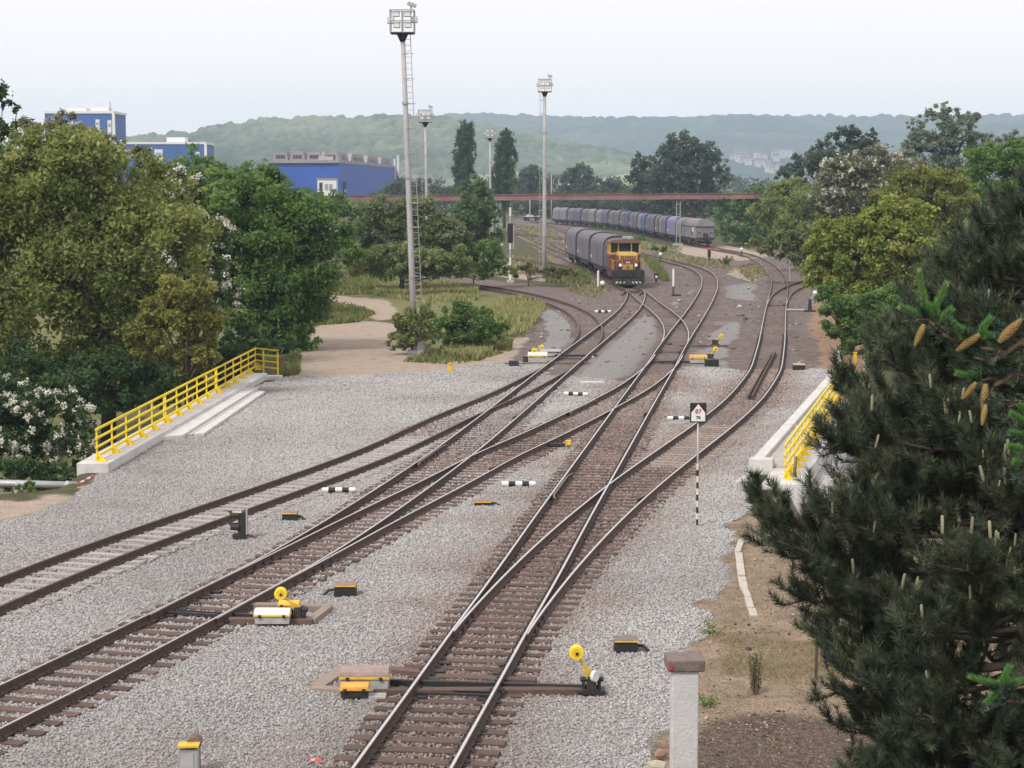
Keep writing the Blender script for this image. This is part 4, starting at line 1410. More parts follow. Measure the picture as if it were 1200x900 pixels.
# ------------------------------------------------------------------ concrete post near the camera, stones, kerb pieces, tape
cpY = 25.0
cp = thing('concrete_post', 'tall pale concrete post with brown cap block at the bottom edge', 'post', (Q(801, 900, cpY).x, cpY, 0), R(1))
ztp = Q(801, 782, cpY).z
MB().box((0, 0, ztp / 2 - .2), (.35, .3, ztp + .4)).build('shaft', pm('pale_post_concrete', (.6, .585, .6), (.5, .485, .5), 3, .9, 0, .5, 30, None, 0, (.36, .34, .34), 3.5, .4), cp, bevel=.015)
MB().box((.005, .06, ztp + .06), (.5, .5, .16)).build('cap', pm('brown_cap', (.22, .165, .15), (.13, .1, .095), 6, .9, 0, .6, 25), cp, bevel=.02)
MB().box((-.2, -.2, ztp + .05), (.05, .012, .06)).build('paint_mark', M_red, cp)
for i, (px, py, s_, c_) in enumerate(((773, 884, .14, (.32, .2, .15)), (770, 897, .17, (.5, .45, .34)))):
    v_, f_ = rock_mesh(40 + i)
    q = P(px, py, s_ * .5)
    t_ = MB().add(v_ * s_, f_, 0, Matrix.Translation(q)).build('stone', pm('field_stone_%s' % 'ab'[i], c_, None, 6, .95, 0, .5, 20), None)
    tag(t_, ('reddish stone lying left of the concrete post', 'pale stone lying at the foot of the concrete post')[i], 'stone')
kp = thing('kerb_row', 'row of white kerb stones in the brown earth left of the pine', 'kerb')
kx = [(867, 633), (866, 648), (867, 662), (869, 676), (872, 689), (876, 701), (880, 713), (884, 722)]
for i in range(len(kx) - 1):
    p, q = P(*kx[i], .04), P(*kx[i + 1], .04)
    d = q - p
    m = (p + q) / 2
    MB().box((m.x, m.y, .03 + random.uniform(-.02, .02)), (d.length * .94, random.uniform(.15, .2), .1), 0, math.atan2(d.y, d.x) + random.uniform(-.05, .05)).build('kerb_stone', pm('kerb_stone_face', (.5, .455, .41), (.38, .34, .3), 4, .9, 0, .4, 25) if i == 0 else bpy.data.materials['kerb_stone_face'], kp, bevel=.015)
tp = MB()
tpts = [P(361, 887, .06), P(364, 892, .09), (P(369, 891, .07)), P(376, 894, .06)]
mi_ = 0
for i in range(3):
    a_, b_ = tpts[i], tpts[i + 1]
    tp.add([a_, b_, b_ + Vector((0, .07, .02)), a_ + Vector((0, .06, .03)), a_ - Vector((0, 0, .004)), b_ - Vector((0, 0, .004)), b_ + Vector((0, .07, .016)), a_ + Vector((0, .06, .026))],
           [(0, 1, 2, 3), (7, 6, 5, 4), (0, 4, 5, 1), (1, 5, 6, 2), (2, 6, 7, 3), (3, 7, 4, 0)], i % 2)
t_ = tp.build('barrier_tape', [M_red, M_white], None)
tag(t_, 'scrap of red and white barrier tape on the ballast at the bottom edge', 'tape')
# dead sapling stake under the pine
st = thing('stake', 'thin dark stake in the brown earth under the pine', 'stake', P(956, 796))
MB().cyl((0, 0, -.1), (.01, 0, .95), .03, .025, 8).build('shaft', M_bark, st)

# ------------------------------------------------------------------ white posts, red topped signals
def wpost(px, py, top, label, low, r=.07):
    b = P(px, py)
    h = (py - top) * H / (py - 222)
    root = thing('distance_post', label, 'post', b, 0, 'slim white posts in the yard')
    MB().cyl((0, 0, -.1), (0, 0, h * .36), r, n=10).build('lower_shaft', low, root)
    MB().cyl((0, 0, h * .36), (0, 0, h), r * 1.02, n=10).build('upper_shaft', M_white, root)
    MB().box((.25, 0, .08), (.8, .4, .16)).build('foot', M_iron, root, bevel=.01)
wpost(789, 347, 315, 'slim white post with rusty foot right of the locomotive', M_rust, .09)
wpost(701, 338, 317, 'slim white post left of the locomotive front', M_white, .1)
def dwarf(px, py, top, w, label, lamp, face):
    b = P(px, py)
    h = (py - top) * H / (py - 222)
    root = thing('yard_signal', label, 'signal', b)
    MB().box((0, 0, h * .3), (w * .5, w * .5, h * .7)).build('post', M_black, root)
    MB().box((0, 0, h * .7), (w, w * .8, h * .58)).build('case', M_black, root, bevel=.04)
    if lamp: MB().box((0, 0, h), (w * 1.5, w * 1.1, h * .16)).build('cap', lamp, root, bevel=.04)
    if face: MB().cyl((0, -w * .42, h * .62), (0, -w * .46, h * .62), w * .32, n=12).build('lens', face, root)
dwarf(831, 308, 292, .38, 'dark yard signal with bright red top in front of the long train', M_red, None)
dwarf(769, 331, 320, .4, 'small black yard signal with white lens right of the locomotive', None, M_white)
for i, (px, py, w, lab) in enumerate(((880, 312, .9, 'dark tie heap on the pale earth right of the red topped signal'), (872, 314, .6, 'smaller dark tie beside the tie heap'))):
    q = P(px, py)
    t_ = MB().box((q.x, q.y, .18), (w, .5, .36), 0, .2).build('tie', M_wood_dark, None, bevel=.02)
    tag(t_, lab, 'sleeper')
# ------------------------------------------------------------------ lighting masts
def mast(label, px, py, top, lean=0.0, r0=.18, r1=.13, ladder=1, cage=1.45, Y=None, detail=True):
    b = P(px, py) if Y is None else Vector((Q(px, 222, Y).x, Y, 0))
    h = Q(px, top, b.y).z
    root = thing('lighting_mast', label, 'lighting mast', b, 0, 'tall floodlight masts')
    hc = h - 1.35
    top_ = Vector((-lean, 0, hc))
    MB().tube([Vector((0, 0, -.3)), top_ * .33, top_ * .66, top_], [r0, r0 * .92, (r0 + r1) / 2, r1], 14).build('pole', M_mast, root, True)
    for t in (.24, .55, .78):
        q = top_ * t
        MB().cyl(q, q + Vector((0, 0, .14)), r0 * 1.1, n=14).build('joint_band', M_galv, root)
    MB().box((0, 0, .12), (.8, .8, .24)).build('footing', M_conc_grey, root, bevel=.02)
    # ladder with hoops
    ld = MB()
    x0 = ladder * (r0 + .17)
    z = .8
    def at_(z): return Vector((-lean * z / hc, 0, z))
    for s_ in (-.16, .16):
        ld.cyl(at_(1.2) + Vector((x0 + s_, 0, 0)), at_(hc) + Vector((x0 * .8 + s_, 0, 0)), .022, n=5)
    z = 1.3
    while z < hc - .2:
        q = at_(z) + Vector((x0 * (1 - .2 * z / hc), 0, 0))
        ld.cyl(q - Vector((.16, 0, 0)), q + Vector((.16, 0, 0)), .014, n=4, cap=False)
        z += .32
    ld.build('ladder', M_galv, root)
    z = 3.0
    while z < hc - .5:
        q = at_(z) + Vector((x0 * (1 - .2 * z / hc), 0, 0))
        hp = MB()
        hp.tube([q + Vector((.19 * math.cos(a) * 1.6, -.1 - .42 * math.sin(a), 0)) for a in np.linspace(0, math.pi, 8)], .016, 4)
        hp.cyl(at_(z), q, .018, n=5)
        hp.build('ladder_hoop', M_galv, root)
        z += 1.35 if detail else 2.7
    # basket with floodlights
    w = cage / 2
    bk = MB()
    c = top_
    for zz in (0, .62, 1.2):
        for s_ in (-1, 1):
            bk.cyl(c + Vector((-w, s_ * w * .8, zz)), c + Vector((w, s_ * w * .8, zz)), .03, n=6)
            bk.cyl(c + Vector((s_ * w, -w * .8, zz)), c + Vector((s_ * w, w * .8, zz)), .03, n=6)
    for sx in (-1, 0, 1):
        for sy in (-1, 1):
            bk.cyl(c + Vector((sx * w, sy * w * .8, 0)), c + Vector((sx * w, sy * w * .8, 1.2)), .03, n=6)
    bk.build('basket', M_galv, root)
    MB().box(c + Vector((0, 0, -.03)), (cage * .98, cage * .78, .08)).build('platform', M_iron, root)
    MB().cyl(c + Vector((0, 0, -.5)), c + Vector((0, 0, -.07)), r1 * 1.1, w * .5, 12).build('bracket', M_iron, root)
    spots = [(-w * .5, 1.0, -.3), (w * .45, 1.0, -.3), (-w * .45, .4, -.3), (w * .5, .4, -.3), (w * .98, .7, 0), (-w * .98, .65, 0)]
    for x, zz, y in spots:
        fl = MB().box(c + Vector((x, y, zz)), (.38, .2, .34)).build('floodlight', M_grey_box, root, bevel=.02)
        MB().box(c + Vector((x, y - .12, zz)), (.32, .02, .28)).build('lens', M_white, fl)
    cm = MB()
    cm.cyl(c + Vector((w * .72, 0, 1.0)), c + Vector((w * .72, 0, 1.45)), .04, n=6)
    cm.build('lamp_stalk', M_galv, root)
    M_ = Matrix.Translation(c + Vector((w * .8, 0, 1.52))) @ Matrix.Rotation(R(20), 4, 'Y')
    MB().box((0, 0, 0), (.5, .3, .2), 0, 0, M_).build('floodlight', M_grey_box, root, bevel=.03)
    return root
m_a = mast('tall grey lighting mast left of centre, nearest and with a leafy bush at its foot', 486, 415, 9, .58, .165, .115, 1, 1.3)
MB().box((.35, -.1, 1.3), (.3, .25, 2.4)).build('cable_duct', M_galv, m_a)
MB().box((-.02, -.19, .9), (.14, .03, .18)).build('red_tag', M_red, m_a)
mast('lighting mast right of centre beside the wagons of the yellow locomotive', 638, 330, 91, 0.0, .2, .14, -1, 1.3)
mast('smaller lighting mast just right of the nearest mast', 501, 0, 127, .2, .15, .12, -1, 1.35, 196, False)
mast('farthest lighting mast between the two poplars', 575, 0, 151, .1, .18, .14, -1, 1.4, 290, False)

# striped signal mast
sm_ = thing('signal_mast', 'slim white and grey signal mast with dark lamp head standing left of the wagons', 'signal', P(598, 331))
hs = (331 - 243) * H / (331 - 222)
for i in range(9):
    MB().cyl((0, 0, hs * i / 9), (0, 0, hs * (i + 1) / 9), .1, n=10).build('band', M_white if i % 2 == 0 else M_galv, sm_)
MB().box((0, -.12, hs * .66), (.55, .2, 1.9)).build('lamp_board', M_black, sm_, bevel=.1)
for i in range(4):
    MB().cyl((0, -.22, hs * .66 + .65 - i * .43), (0, -.34, hs * .66 + .65 - i * .43), .13, n=10).build('lamp_hood', M_iron, sm_)
MB().box((.3, 0, hs * .6), (.14, .3, 2.2)).build('ladder', M_galv, sm_)
MB().box((0, 0, .1), (.7, .7, .3)).build('footing', M_conc_grey, sm_)
for i, (px, py, top, lab) in enumerate(((577, 284, 250, 'pale post beside the bush below the pipe bridge'), (696 - 50, 262, 205, 'thin lamp pole right of the second lighting mast, seen past the pipe bridge'), (621, 262, 232, 'pale pole above the white container'))):
    b = P(px, py)
    h = Q(px, top, b.y).z
    t_ = thing('pole', lab, 'pole', b)
    MB().cyl((0, 0, 0), (0, 0, h), .14, .1, 8).build('shaft', M_mast, t_, True)
    MB().box((.15, 0, h), (.7, .2, .12)).build('head', M_grey_box, t_)

# ------------------------------------------------------------------ pipe bridge over the yard
PBY = 314.0
M_pipe = pm('red_oxide_steel', (.235, .115, .105), (.165, .085, .08), .5, .75, 0, 0, None, (.4, 1, 1), 0, (.32, .24, .22), .25, .6)
pb = thing('pipe_bridge', 'rusty red pipe bridge spanning the whole yard', 'pipe bridge')
p0, p1 = Q(386, 233.2, PBY), Q(930, 230.0, PBY)
N_ = 7
for i in range(N_):
    a_, b_ = p0.lerp(p1, i / N_), p0.lerp(p1, (i + 1) / N_)
    MB().box(((a_.x + b_.x) / 2, PBY, (a_.z + b_.z) / 2 + .1), (b_.x - a_.x - .01, 1.0, .75), 0, 0).build('girder', M_pipe, pb)
    MB().box(((a_.x + b_.x) / 2, PBY, (a_.z + b_.z) / 2 + .53), (b_.x - a_.x - .01, 1.3, .1)).build('top_flange', M_pipe, pb)
    MB().box(((a_.x + b_.x) / 2, PBY, (a_.z + b_.z) / 2 - .32), (b_.x - a_.x - .01, 1.2, .12)).build('bottom_flange', M_pipe, pb)
MB().tube([p0 + Vector((-30, .1, 0)), p0 + Vector((.2, .1, 0))], .55, 14).build('pipe_end', pm('green_sleeve', (.05, .22, .17), None, 3, .6), pb, True)
M_pil = pm('greenish_steel', (.27, .31, .3), (.2, .22, .22), 3, .7)
for x in (p0.x - 1.5, Q(584, 233, PBY).x, Q(795, 233, PBY).x, p1.x + 4):
    for s_ in (-.3, .3):
        MB().box((x + s_, PBY - .1, 3.6), (.16, .3, 7.3)).build('pillar', M_pil, pb)
    for z in (1.5, 3.3, 5.1, 6.7):
        MB().box((x, PBY - .1, z), (.5, .1, .12)).build('brace', M_pil, pb)
    MB().box((x, PBY, .1), (1.6, 1.2, .5)).build('footing', M_conc_grey, pb)
ra, rb = Q(606, 231.5, PBY), Q(735, 231, PBY)
hr = MB()
for zz in (1.05, .75):
    hr.box(((ra.x + rb.x) / 2, PBY - .4, (ra.z + rb.z) / 2 + zz), (rb.x - ra.x, .07, .07))
for i in range(12):
    q = ra.lerp(rb, i / 11)
    hr.box((q.x, PBY - .4, q.z + .75), (.07, .07, .7))
hr.build('handrail', M_rust, pb)

# ------------------------------------------------------------------ far buildings
M_blue = pm('blue_cladding', (.02, .085, .42), (.016, .07, .36), .08, .6)
M_blue2 = pm('pale_blue_cladding', (.05, .12, .36), (.04, .1, .32), .08, .6)
M_roofg = pm('grey_roof', (.32, .29, .29), (.24, .21, .21), .1, .8)
def hall():
    Y0, Y1 = 640.0, 800.0
    zt = Q(397, 191, Y0).z
    pa, pm_, pb_ = Q(318, 205, Y0 + 3), Q(397, 205, Y0), Q(466, 205, Y1)
    r_ = thing('factory_hall', 'long bright blue factory hall with grey saw tooth roof lights', 'factory')
    foot = [(pa.x, pa.y), (pm_.x, pm_.y), (pb_.x, pb_.y), (pb_.x - 40, pb_.y + 30), (pa.x - 10, pa.y + 120)]
    MB().prism(foot, -1, zt).build('wall', M_blue, r_)
    cx = sum(p[0] for p in foot) / 5; cy = sum(p[1] for p in foot) / 5
    MB().prism([(cx + (p[0] - cx) * 1.01, cy + (p[1] - cy) * 1.01) for p in foot], zt + .01, zt + .9).build('roof', M_roofg, r_)
    for (a, b, n_) in ((pa, pm_, 4), (pm_, pb_, 4)):
        d = Vector((b.x - a.x, b.y - a.y, 0))
        L = d.length
        M_ = Matrix.Translation((a.x, a.y, zt + .92)) @ Matrix.Rotation(math.atan2(d.y, d.x), 4, 'Z')
        for i in range(n_):
            w = L / n_
            o_ = MB().ext([(w * i, 0), (w * (i + .94), 0), (w * (i + .8), 2.9), (w * (i + .12), 2.9)], 2, 7, 0, M_).build('roof_light', M_roofg, r_)
            for j in range(6):
                MB().box((w * (i + .24 + j * .092), 1.93, 1.2), (w * .06, .1, 1.2), 0, 0, M_).build('pane', M_glass, o_)
    def on(px, py0, py1, w, name, mat, t0=3):
        Y = Y0 + (px - 397) / (466 - 397) * (Y1 - Y0) * .83 if px > 397 else Y0 + (397 - px) / 79 * 20
        q, p = Q(px, py0, Y), Q(px, py1, Y)
        MB().box((q.x, Y - .4, (q.z + p.z) / 2), (w, .5, abs(q.z - p.z))).build(name, mat, r_)
    on(402, 213, 229, 2.2, 'door', pm('dark_blue_door', (.02, .05, .2), None, 1, .6))
    for px, tp_ in ((462.5, 186), (466.5, 182)):
        Y = Y1 - 12
        q = Q(px, tp_, Y)
        MB().cyl((q.x, Y, 0), (q.x, Y, q.z), .62, n=12).build('chimney', M_galv, r_, True)
hall()
def block(label, x0, x1, ytop, Y, strips, units, mat):
    r_ = thing('office_tower', label, 'building')
    a, b = Q(x0, 200, Y), Q(x1, 200, Y)
    zt = Q(x0, ytop, Y).z
    L = b.x - a.x
    MB().box(((a.x + b.x) / 2, Y + 9, zt / 2), (L, 18, zt)).build('wall', mat, r_)
    MB().box(((a.x + b.x) / 2, Y + 9, zt + .35), (L + .5, 18.5, .7)).build('parapet', M_white, r_)
    MB().box((b.x + .1, Y - .1, zt / 2), (.8, .4, zt)).build('corner_trim', M_white, r_)
    for (s0, s1, t0, t1) in strips:
        p, q = Q(s0, t0, Y), Q(s1, t1, Y)
        f_ = MB().box(((p.x + q.x) / 2, Y - .06, (p.z + q.z) / 2), (q.x - p.x, .2, abs(p.z - q.z))).build('window_strip', M_white, r_)
        n_ = max(2, int(abs(p.z - q.z) / 2.2))
        for i in range(n_):
            MB().box(((p.x + q.x) / 2, Y - .17, q.z + (p.z - q.z) * (i + .5) / n_), ((q.x - p.x) * .7, .04, abs(p.z - q.z) / n_ * .35)).build('pane', M_galv, f_)
    for (s0, s1, h_) in units:
        p, q = Q(s0, ytop, Y), Q(s1, ytop, Y)
        MB().box(((p.x + q.x) / 2, Y + 6, zt + .7 + h_ / 2), (q.x - p.x, 5, h_)).build('roof_unit', M_white, r_)
    MB().cyl((b.x - 1, Y + 1, zt), (b.x - 1, Y + 1, zt + 3.4), .12, n=5).build('aerial', M_galv, r_)
block('tall pale blue building block with white roof units at the far left', 54, 134, 133, 560, [(86, 98, 145, 172), (112, 117, 140, 160), (126, 131, 141, 165)], [(77, 98, 1.0), (104, 124, 1.2)], M_blue2)
block('lower pale blue building with one white roof unit behind the olive tree', 140, 241, 169, 620, [(181, 191, 175, 198), (229, 234, 178, 190)], [(193, 215, 1.6)], M_blue2)
ws = thing('white_shed', 'small white cabin with dark door in front of the blue hall', 'shed')
a, b = Q(372, 222, 430), Q(394, 222, 430)
zt = Q(380, 210, 430).z
MB().box(((a.x + b.x) / 2, 432, zt / 2), (b.x - a.x, 4, zt)).build('wall', M_white, ws)
MB().box(((a.x + b.x) / 2, 432, zt + .1), (b.x - a.x + .4, 4.4, .25)).build('roof', M_roofg, ws)
for x in (376, 382.5, 387.5):
    q = Q(x, 219, 430)
    MB().box((q.x, 429.95, q.z), (.7, .12, 1.3 if x > 380 else 1.9)).build('window', M_galv if x > 380 else M_glass, ws)
cn = thing('container', 'long white container with yellow machine roof in the far yard', 'container', P(623.5, 259))
wv = (635 - 613) * cn.location.y / F
MB().box((0, 0, 2.0), (wv, 2.4, 1.6)).build('body', M_white, cn, bevel=.05)
MB().box((0, -1.21, 2.0), (.08, .04, 1.5)).build('seam', M_galv, cn)
MB().box((0, 0, 1.0), (wv * .98, 2.2, .4)).build('frame', M_black, cn)
for x in (-.36, -.2, .2, .36):
    MB().cyl((wv * x, -1.0, .5), (wv * x, 1.0, .5), .45, n=12).build('wheel', M_black, cn)
MB().box((.2, 0, 3.0), (1.6, 1.6, .5)).build('yellow_unit', M_orange, cn, bevel=.08)
# houses of the far town
hs_ = None
n_h = 0
town = [(856, 189.5), (861, 188.5), (863.5, 191), (871, 188), (875, 195), (873, 188.7), (869, 193.5), (886, 188.5), (888, 195.5), (886, 197.5), (892, 195.5), (893.5, 190.5), (906, 187), (907.5, 191), (918, 187), (910, 201), (897.5, 199), (899, 203), (902, 205)]
cols = [(.5, .49, .48), (.46, .42, .36), (.42, .42, .43)]
proto = {}
for i, (px, py) in enumerate(town):
    q = hill_far.hit(px, py) + Vector((0, -25, 5.5))
    kd = 2 if px == 918 else 0 if i % 3 else 1
    sz = 1.0 + (i * 37 % 5) * .12
    if kd not in proto:
        t_ = thing('house', 'tiny pale house of the distant town on the blue hillside' if kd != 2 else 'long flat roofed block of the distant town, rightmost on the hillside', 'house', q, 0, 'houses of the distant town')
        w, d, h = (17, 10, 8) if kd == 2 else (8.5, 8, 6)
        MB().box((0, 0, h / 2 - 1.5), (w, d, h + 3)).build('wall', pm('render_%s' % 'abc'[kd], cols[kd], None, .2, .8), t_)
        MB().ext([(-d / 2 - .5, h), (d / 2 + .5, h), (0, h + (3.5 if kd < 2 else 1.2))], -w / 2 - .4, w / 2 + .4, 0, Matrix.Rotation(R(90), 4, 'Z')).build('roof', pm('roof_tile_%s' % 'abc'[kd], ((.16, .12, .11), (.2, .12, .09), (.2, .19, .2))[kd], None, .2, .8), t_)
        for x in (-.25, .25):
            MB().box((w * x, -d / 2 - .03, h * .55), (1.4, .1, 1.5)).build('window', M_glass, t_)
        proto[kd] = t_
    else:
        t_ = copy_tree(proto[kd], q, (i * 1.7) % .8 - .4)
    t_.scale = (sz, sz, sz)
# ------------------------------------------------------------------ wagons
def hood_mat(name, c, d=None):
    return pm(name, c, tuple(x * .72 for x in c), 1.1, .75, 0, 0, None, (1.5, .5, 2.2), 0, d or (.2, .18, .17), .8, .45)
HM = {'grey': hood_mat('grey_hood', (.14, .128, .155)), 'violet': hood_mat('violet_grey_hood', (.115, .105, .175)), 'blue': hood_mat('blue_hood', (.075, .085, .2)), 'bright': hood_mat('bright_blue_hood', (.05, .11, .27)),
      'lav': hood_mat('lavender_hood', (.2, .19, .36), (.16, .14, .2)), 'pale': hood_mat('pale_grey_hood', (.21, .195, .225)), 'nose': hood_mat('dusty_grey_body', (.235, .215, .225))}
M_under = pm('black_underframe', (.03, .027, .027), (.018, .016, .016), 6, .8)
M_wheel = pm('wheel_steel', (.07, .055, .05), (.03, .025, .024), 6, .6)
M_rim = pm('dark_arch', (.03, .028, .032), (.02, .018, .02), 3, .7)

def arch(w, zlow, zs, zt, n=14):
    pts = [(-w, zlow), (w, zlow)]
    for k in range(n + 1):
        a = math.pi * k / n
        pts.append((w * (abs(math.cos(a)) ** .72) * (1 if math.cos(a) >= 0 else -1), zs + (zt - zs) * math.sin(a) ** .8))
    return pts

def bogie(root, y, wheels=(-.9, .9)):
    b = MB()
    for s_ in (-1, 1):
        b.box((s_ * 1.0, y, .62), (.12, 2.5, .26))
        for w in wheels:
            b.box((s_ * 1.06, y + w, .5), (.2, .34, .36))
    b.box((0, y, .6), (2.0, .5, .25))
    o = b.build('bogie', M_under, root)
    for w in wheels:
        wb = MB()
        for s_ in (-.75, .75):
            wb.cyl((s_ - .065, y + w, .46), (s_ + .065, y + w, .46), .46, n=14)
        wb.cyl((-.75, y + w, .46), (.75, y + w, .46), .07, n=6)
        wb.build('wheelset', M_wheel, o)

def buffers(root, y, s_):
    for x in (-.875, .875):
        b = MB().cyl((x, y, 1.06), (x, y + s_ * .5, 1.06), .1, n=8)
        b.cyl((x, y + s_ * .5, 1.06), (x, y + s_ * .6, 1.06), .24, n=12)
        b.build('buffer', M_under, root)
    MB().box((0, y + s_ * .3, 1.0), (.14, .6, .2)).build('coupling', M_under, root)

def hooded_wagon(label, L, mats, group, seams=3):
    """built along +y from its near end at y = 0"""
    r_ = thing('hooded_wagon', label, 'freight wagon', (0, 0, 0), 0, group)
    e = .62
    MB().box((0, L / 2, 1.13), (2.7, L - 2 * e + .2, .24)).build('underframe', M_under, r_)
    for s_ in (-1.28, 1.28):
        MB().box((s_, L / 2, .92), (.1, (L - 2 * e) * .62, .36)).build('sole_bar', M_under, r_)
    bogie(r_, 3.0); bogie(r_, L - 3.0)
    buffers(r_, e - .05, -1); buffers(r_, L - e + .05, 1)
    y0, y1 = e + .1, L - e - .1
    n = len(mats)
    for i in range(n):
        a, b = y0 + (y1 - y0) * i / n, y0 + (y1 - y0) * (i + 1) / n
        d = 0 if i % 2 == 0 else -.07
        h = MB().ext(arch(1.45 + d, 1.26, 3.15 + d * .5, 4.3 + d), a + .06, b - .06).build('hood', HM[mats[i]], r_)
        for yy_ in (a + .07, b - .07):
            MB().ext(arch(1.5 + d, 1.24, 3.17 + d * .5, 4.36 + d), yy_ - .055, yy_ + .055).build('hood_rim', M_rim, h)
        for k in range(1, seams):
            yy_ = a + (b - a) * k / seams
            MB().box((0, yy_, 2.2), (2.93 + 2 * d, .05, 1.75)).build('side_seam', M_rim, h)
    MB().ext(arch(1.42, 1.26, 3.1, 4.2), y0 - .12, y0 - .02).build('end_wall', HM['grey'], r_)
    for x in (-.8, 0, .8):
        MB().box((x, y0 - .16, 2.4), (.1, .08, 2.1)).build('end_rib', M_rim, r_)
    MB().box((-1.47, y1 - 1.2, 1.9), (.04, .5, .35)).build('data_plate', M_white, r_)
    return r_

def set_on(root, line_pt, tgt):
    d = tgt - line_pt
    root.location = (line_pt[0], line_pt[1], RT)
    root.rotation_euler = (0, 0, math.atan2(d[1], d[0]) - math.pi / 2)

def station_walk(line, start):
    """points along a line going away from the start"""
    k = np.hypot(*(line - np.array(start)).T).argmin()
    sub = line[k:]
    s = np.concatenate([[0], np.cumsum(np.linalg.norm(np.diff(sub, axis=0), axis=1))])
    return lambda t: np.array([np.interp(t, s, sub[:, 0]), np.interp(t, s, sub[:, 1])])

walk1 = station_walk(TR['T1'], (10.75, 177.0))
walk4 = station_walk(TR['T4'], (30.5, 303.0))

# locomotive
def loco():
    r_ = thing('locomotive', 'yellow and dark red shunting locomotive with twin headlights at the head of three grey wagons', 'locomotive')
    L = 12.6
    Mr = pm('dark_red_livery', (.17, .036, .032), (.11, .027, .025), 2, .55, 0, 0, None, None, 0, (.08, .05, .045), 1.2, .5)
    My = pm('loco_yellow', (.52, .33, .05), (.38, .23, .045), 2, .55, 0, 0, None, None, 0, (.17, .1, .06), 1.6, .6)
    MB().box((0, L / 2, 1.28), (2.9, L - 1.0, .28)).build('frame', M_under, r_)
    for s_ in (-1.36, 1.36):
        MB().box((s_, L / 2, .95), (.1, L * .5, .4)).build('side_sill', Mr, r_)
    bogie(r_, 2.7, (-1.1, 1.1)); bogie(r_, L - 2.7, (-1.1, 1.1))
    MB().box((0, .5, 1.1), (2.95, .18, .62)).build('buffer_beam', M_black, r_, bevel=.02)
    buffers(r_, .45, -1)
    buffers(r_, L - .45, 1)
    pl = MB().add([(-1.5, .4, .75), (1.5, .4, .75), (1.35, .25, .16), (-1.35, .25, .16), (-1.5, .52, .75), (1.5, .52, .75), (1.35, .4, .16), (-1.35, .4, .16)],
                  [(3, 2, 1, 0), (4, 5, 6, 7), (0, 1, 5, 4), (1, 2, 6, 5), (2, 3, 7, 6), (3, 0, 4, 7)]).build('snow_plough', M_black, r_)
    for i in range(8):
        x0 = -1.28 + i * .34
        if i in (3, 4): continue
        s_ = 1 if i < 4 else -1
        MB().add([(x0, .262, .2), (x0 + .15, .262, .2), (x0 + .15 + .16 * s_, .318, .44), (x0 + .16 * s_, .318, .44), (x0, .29, .2), (x0 + .15, .29, .2), (x0 + .15 + .16 * s_, .34, .44), (x0 + .16 * s_, .34, .44)],
                 [(0, 1, 2, 3), (7, 6, 5, 4), (0, 4, 5, 1), (1, 5, 6, 2), (2, 6, 7, 3), (3, 7, 4, 0)]).build('stripe', pm('pale_stripe', (.75, .68, .4), None, 4, .5) if i == 0 else bpy.data.materials['pale_stripe'], pl)
    # end platform, hood, cab
    MB().box((0, .95, 1.46), (2.86, 1.0, .1)).build('end_platform', M_under, r_)
    h0, h1 = 1.25, 4.9
    MB().box((0, (h0 + h1) / 2, 2.15), (1.95, h1 - h0, 1.35)).build('hood', Mr, r_, bevel=.08)
    MB().box((0, (h0 + h1) / 2, 2.93), (1.85, h1 - h0 - .1, .3), 0, 0, None, .88).build('hood_top', My, r_, bevel=.06)
    MB().box((0, h0 - .02, 2.62), (1.75, .06, .42)).build('hood_panel', My, r_, bevel=.02)
    for k in range(7):
        MB().box((-.6 + k * .2, h0 - .06, 2.62), (.1, .04, .3)).build('grille_bar', Mr, r_)
    MB().box((0, h0 - .02, 1.72), (.95, .06, .52)).build('nose_panel', My, r_, bevel=.02)
    MB().box((0, h0 - .06, 1.72), (.2, .03, .2)).build('emblem', Mr, r_)
    MB().box((0, h0 - .03, 2.17), (1.9, .05, .34)).build('number_band', pm('red_band', (.26, .045, .038), None, 4, .5), r_)
    for x in (-.12, 0, .12):
        MB().box((x, h0 - .06, 2.17), (.07, .02, .14)).build('number_mark', M_white, r_)
    for x in (-.72, .72):
        hl_ = MB().cyl((x, h0 - .16, 1.93), (x, h0, 1.93), .2, n=16).build('headlight', M_black, r_)
        lm = bpy.data.materials.get('lamp_glass') or nodes('lamp_glass')[0]
        lm.node_tree.nodes['Principled BSDF'].inputs['Base Color'].default_value = (.95, .95, .93, 1)
        lm.node_tree.nodes['Principled BSDF'].inputs['Emission Color'].default_value = (1, .97, .9, 1)
        lm.node_tree.nodes['Principled BSDF'].inputs['Emission Strength'].default_value = 0.0
        MB().cyl((x, h0 - .2, 1.93), (x, h0 - .15, 1.93), .15, n=16).build('lens', lm, hl_)
        MB().cyl((x, h0 - .1, 1.62), (x, h0, 1.62), .14, n=12).build('tail_lamp', M_black, r_)
    c0, c1 = 4.9, 8.0
    cb_ = MB().box((0, (c0 + c1) / 2, 2.1), (2.95, c1 - c0, 1.4)).build('cab_body', Mr, r_, bevel=.03)
    MB().box((0, (c0 + c1) / 2, 2.86), (2.98, c1 - c0 + .03, .2)).build('cab_band', My, cb_, bevel=.02)
    for x in (-1.4, -.62, .62, 1.4):
        MB().box((x, c0 + .1, 3.4), (.16 if abs(x) > 1 else .1, .18, .98), 0, 0, None, .94).build('window_pillar', My, cb_, bevel=.02)
        MB().box((x if abs(x) > 1 else x, c1 - .1, 3.4), (.16, .18, .98)).build('window_pillar', My, cb_)
    for x in (-1.39, 1.39):
        MB().box((x, (c0 + c1) / 2, 3.4), (.14, .3, .98)).build('window_pillar', My, cb_)
    MB().box((0, (c0 + c1) / 2, 3.4), (2.7, c1 - c0 - .4, .95)).build('window', M_glass, cb_)
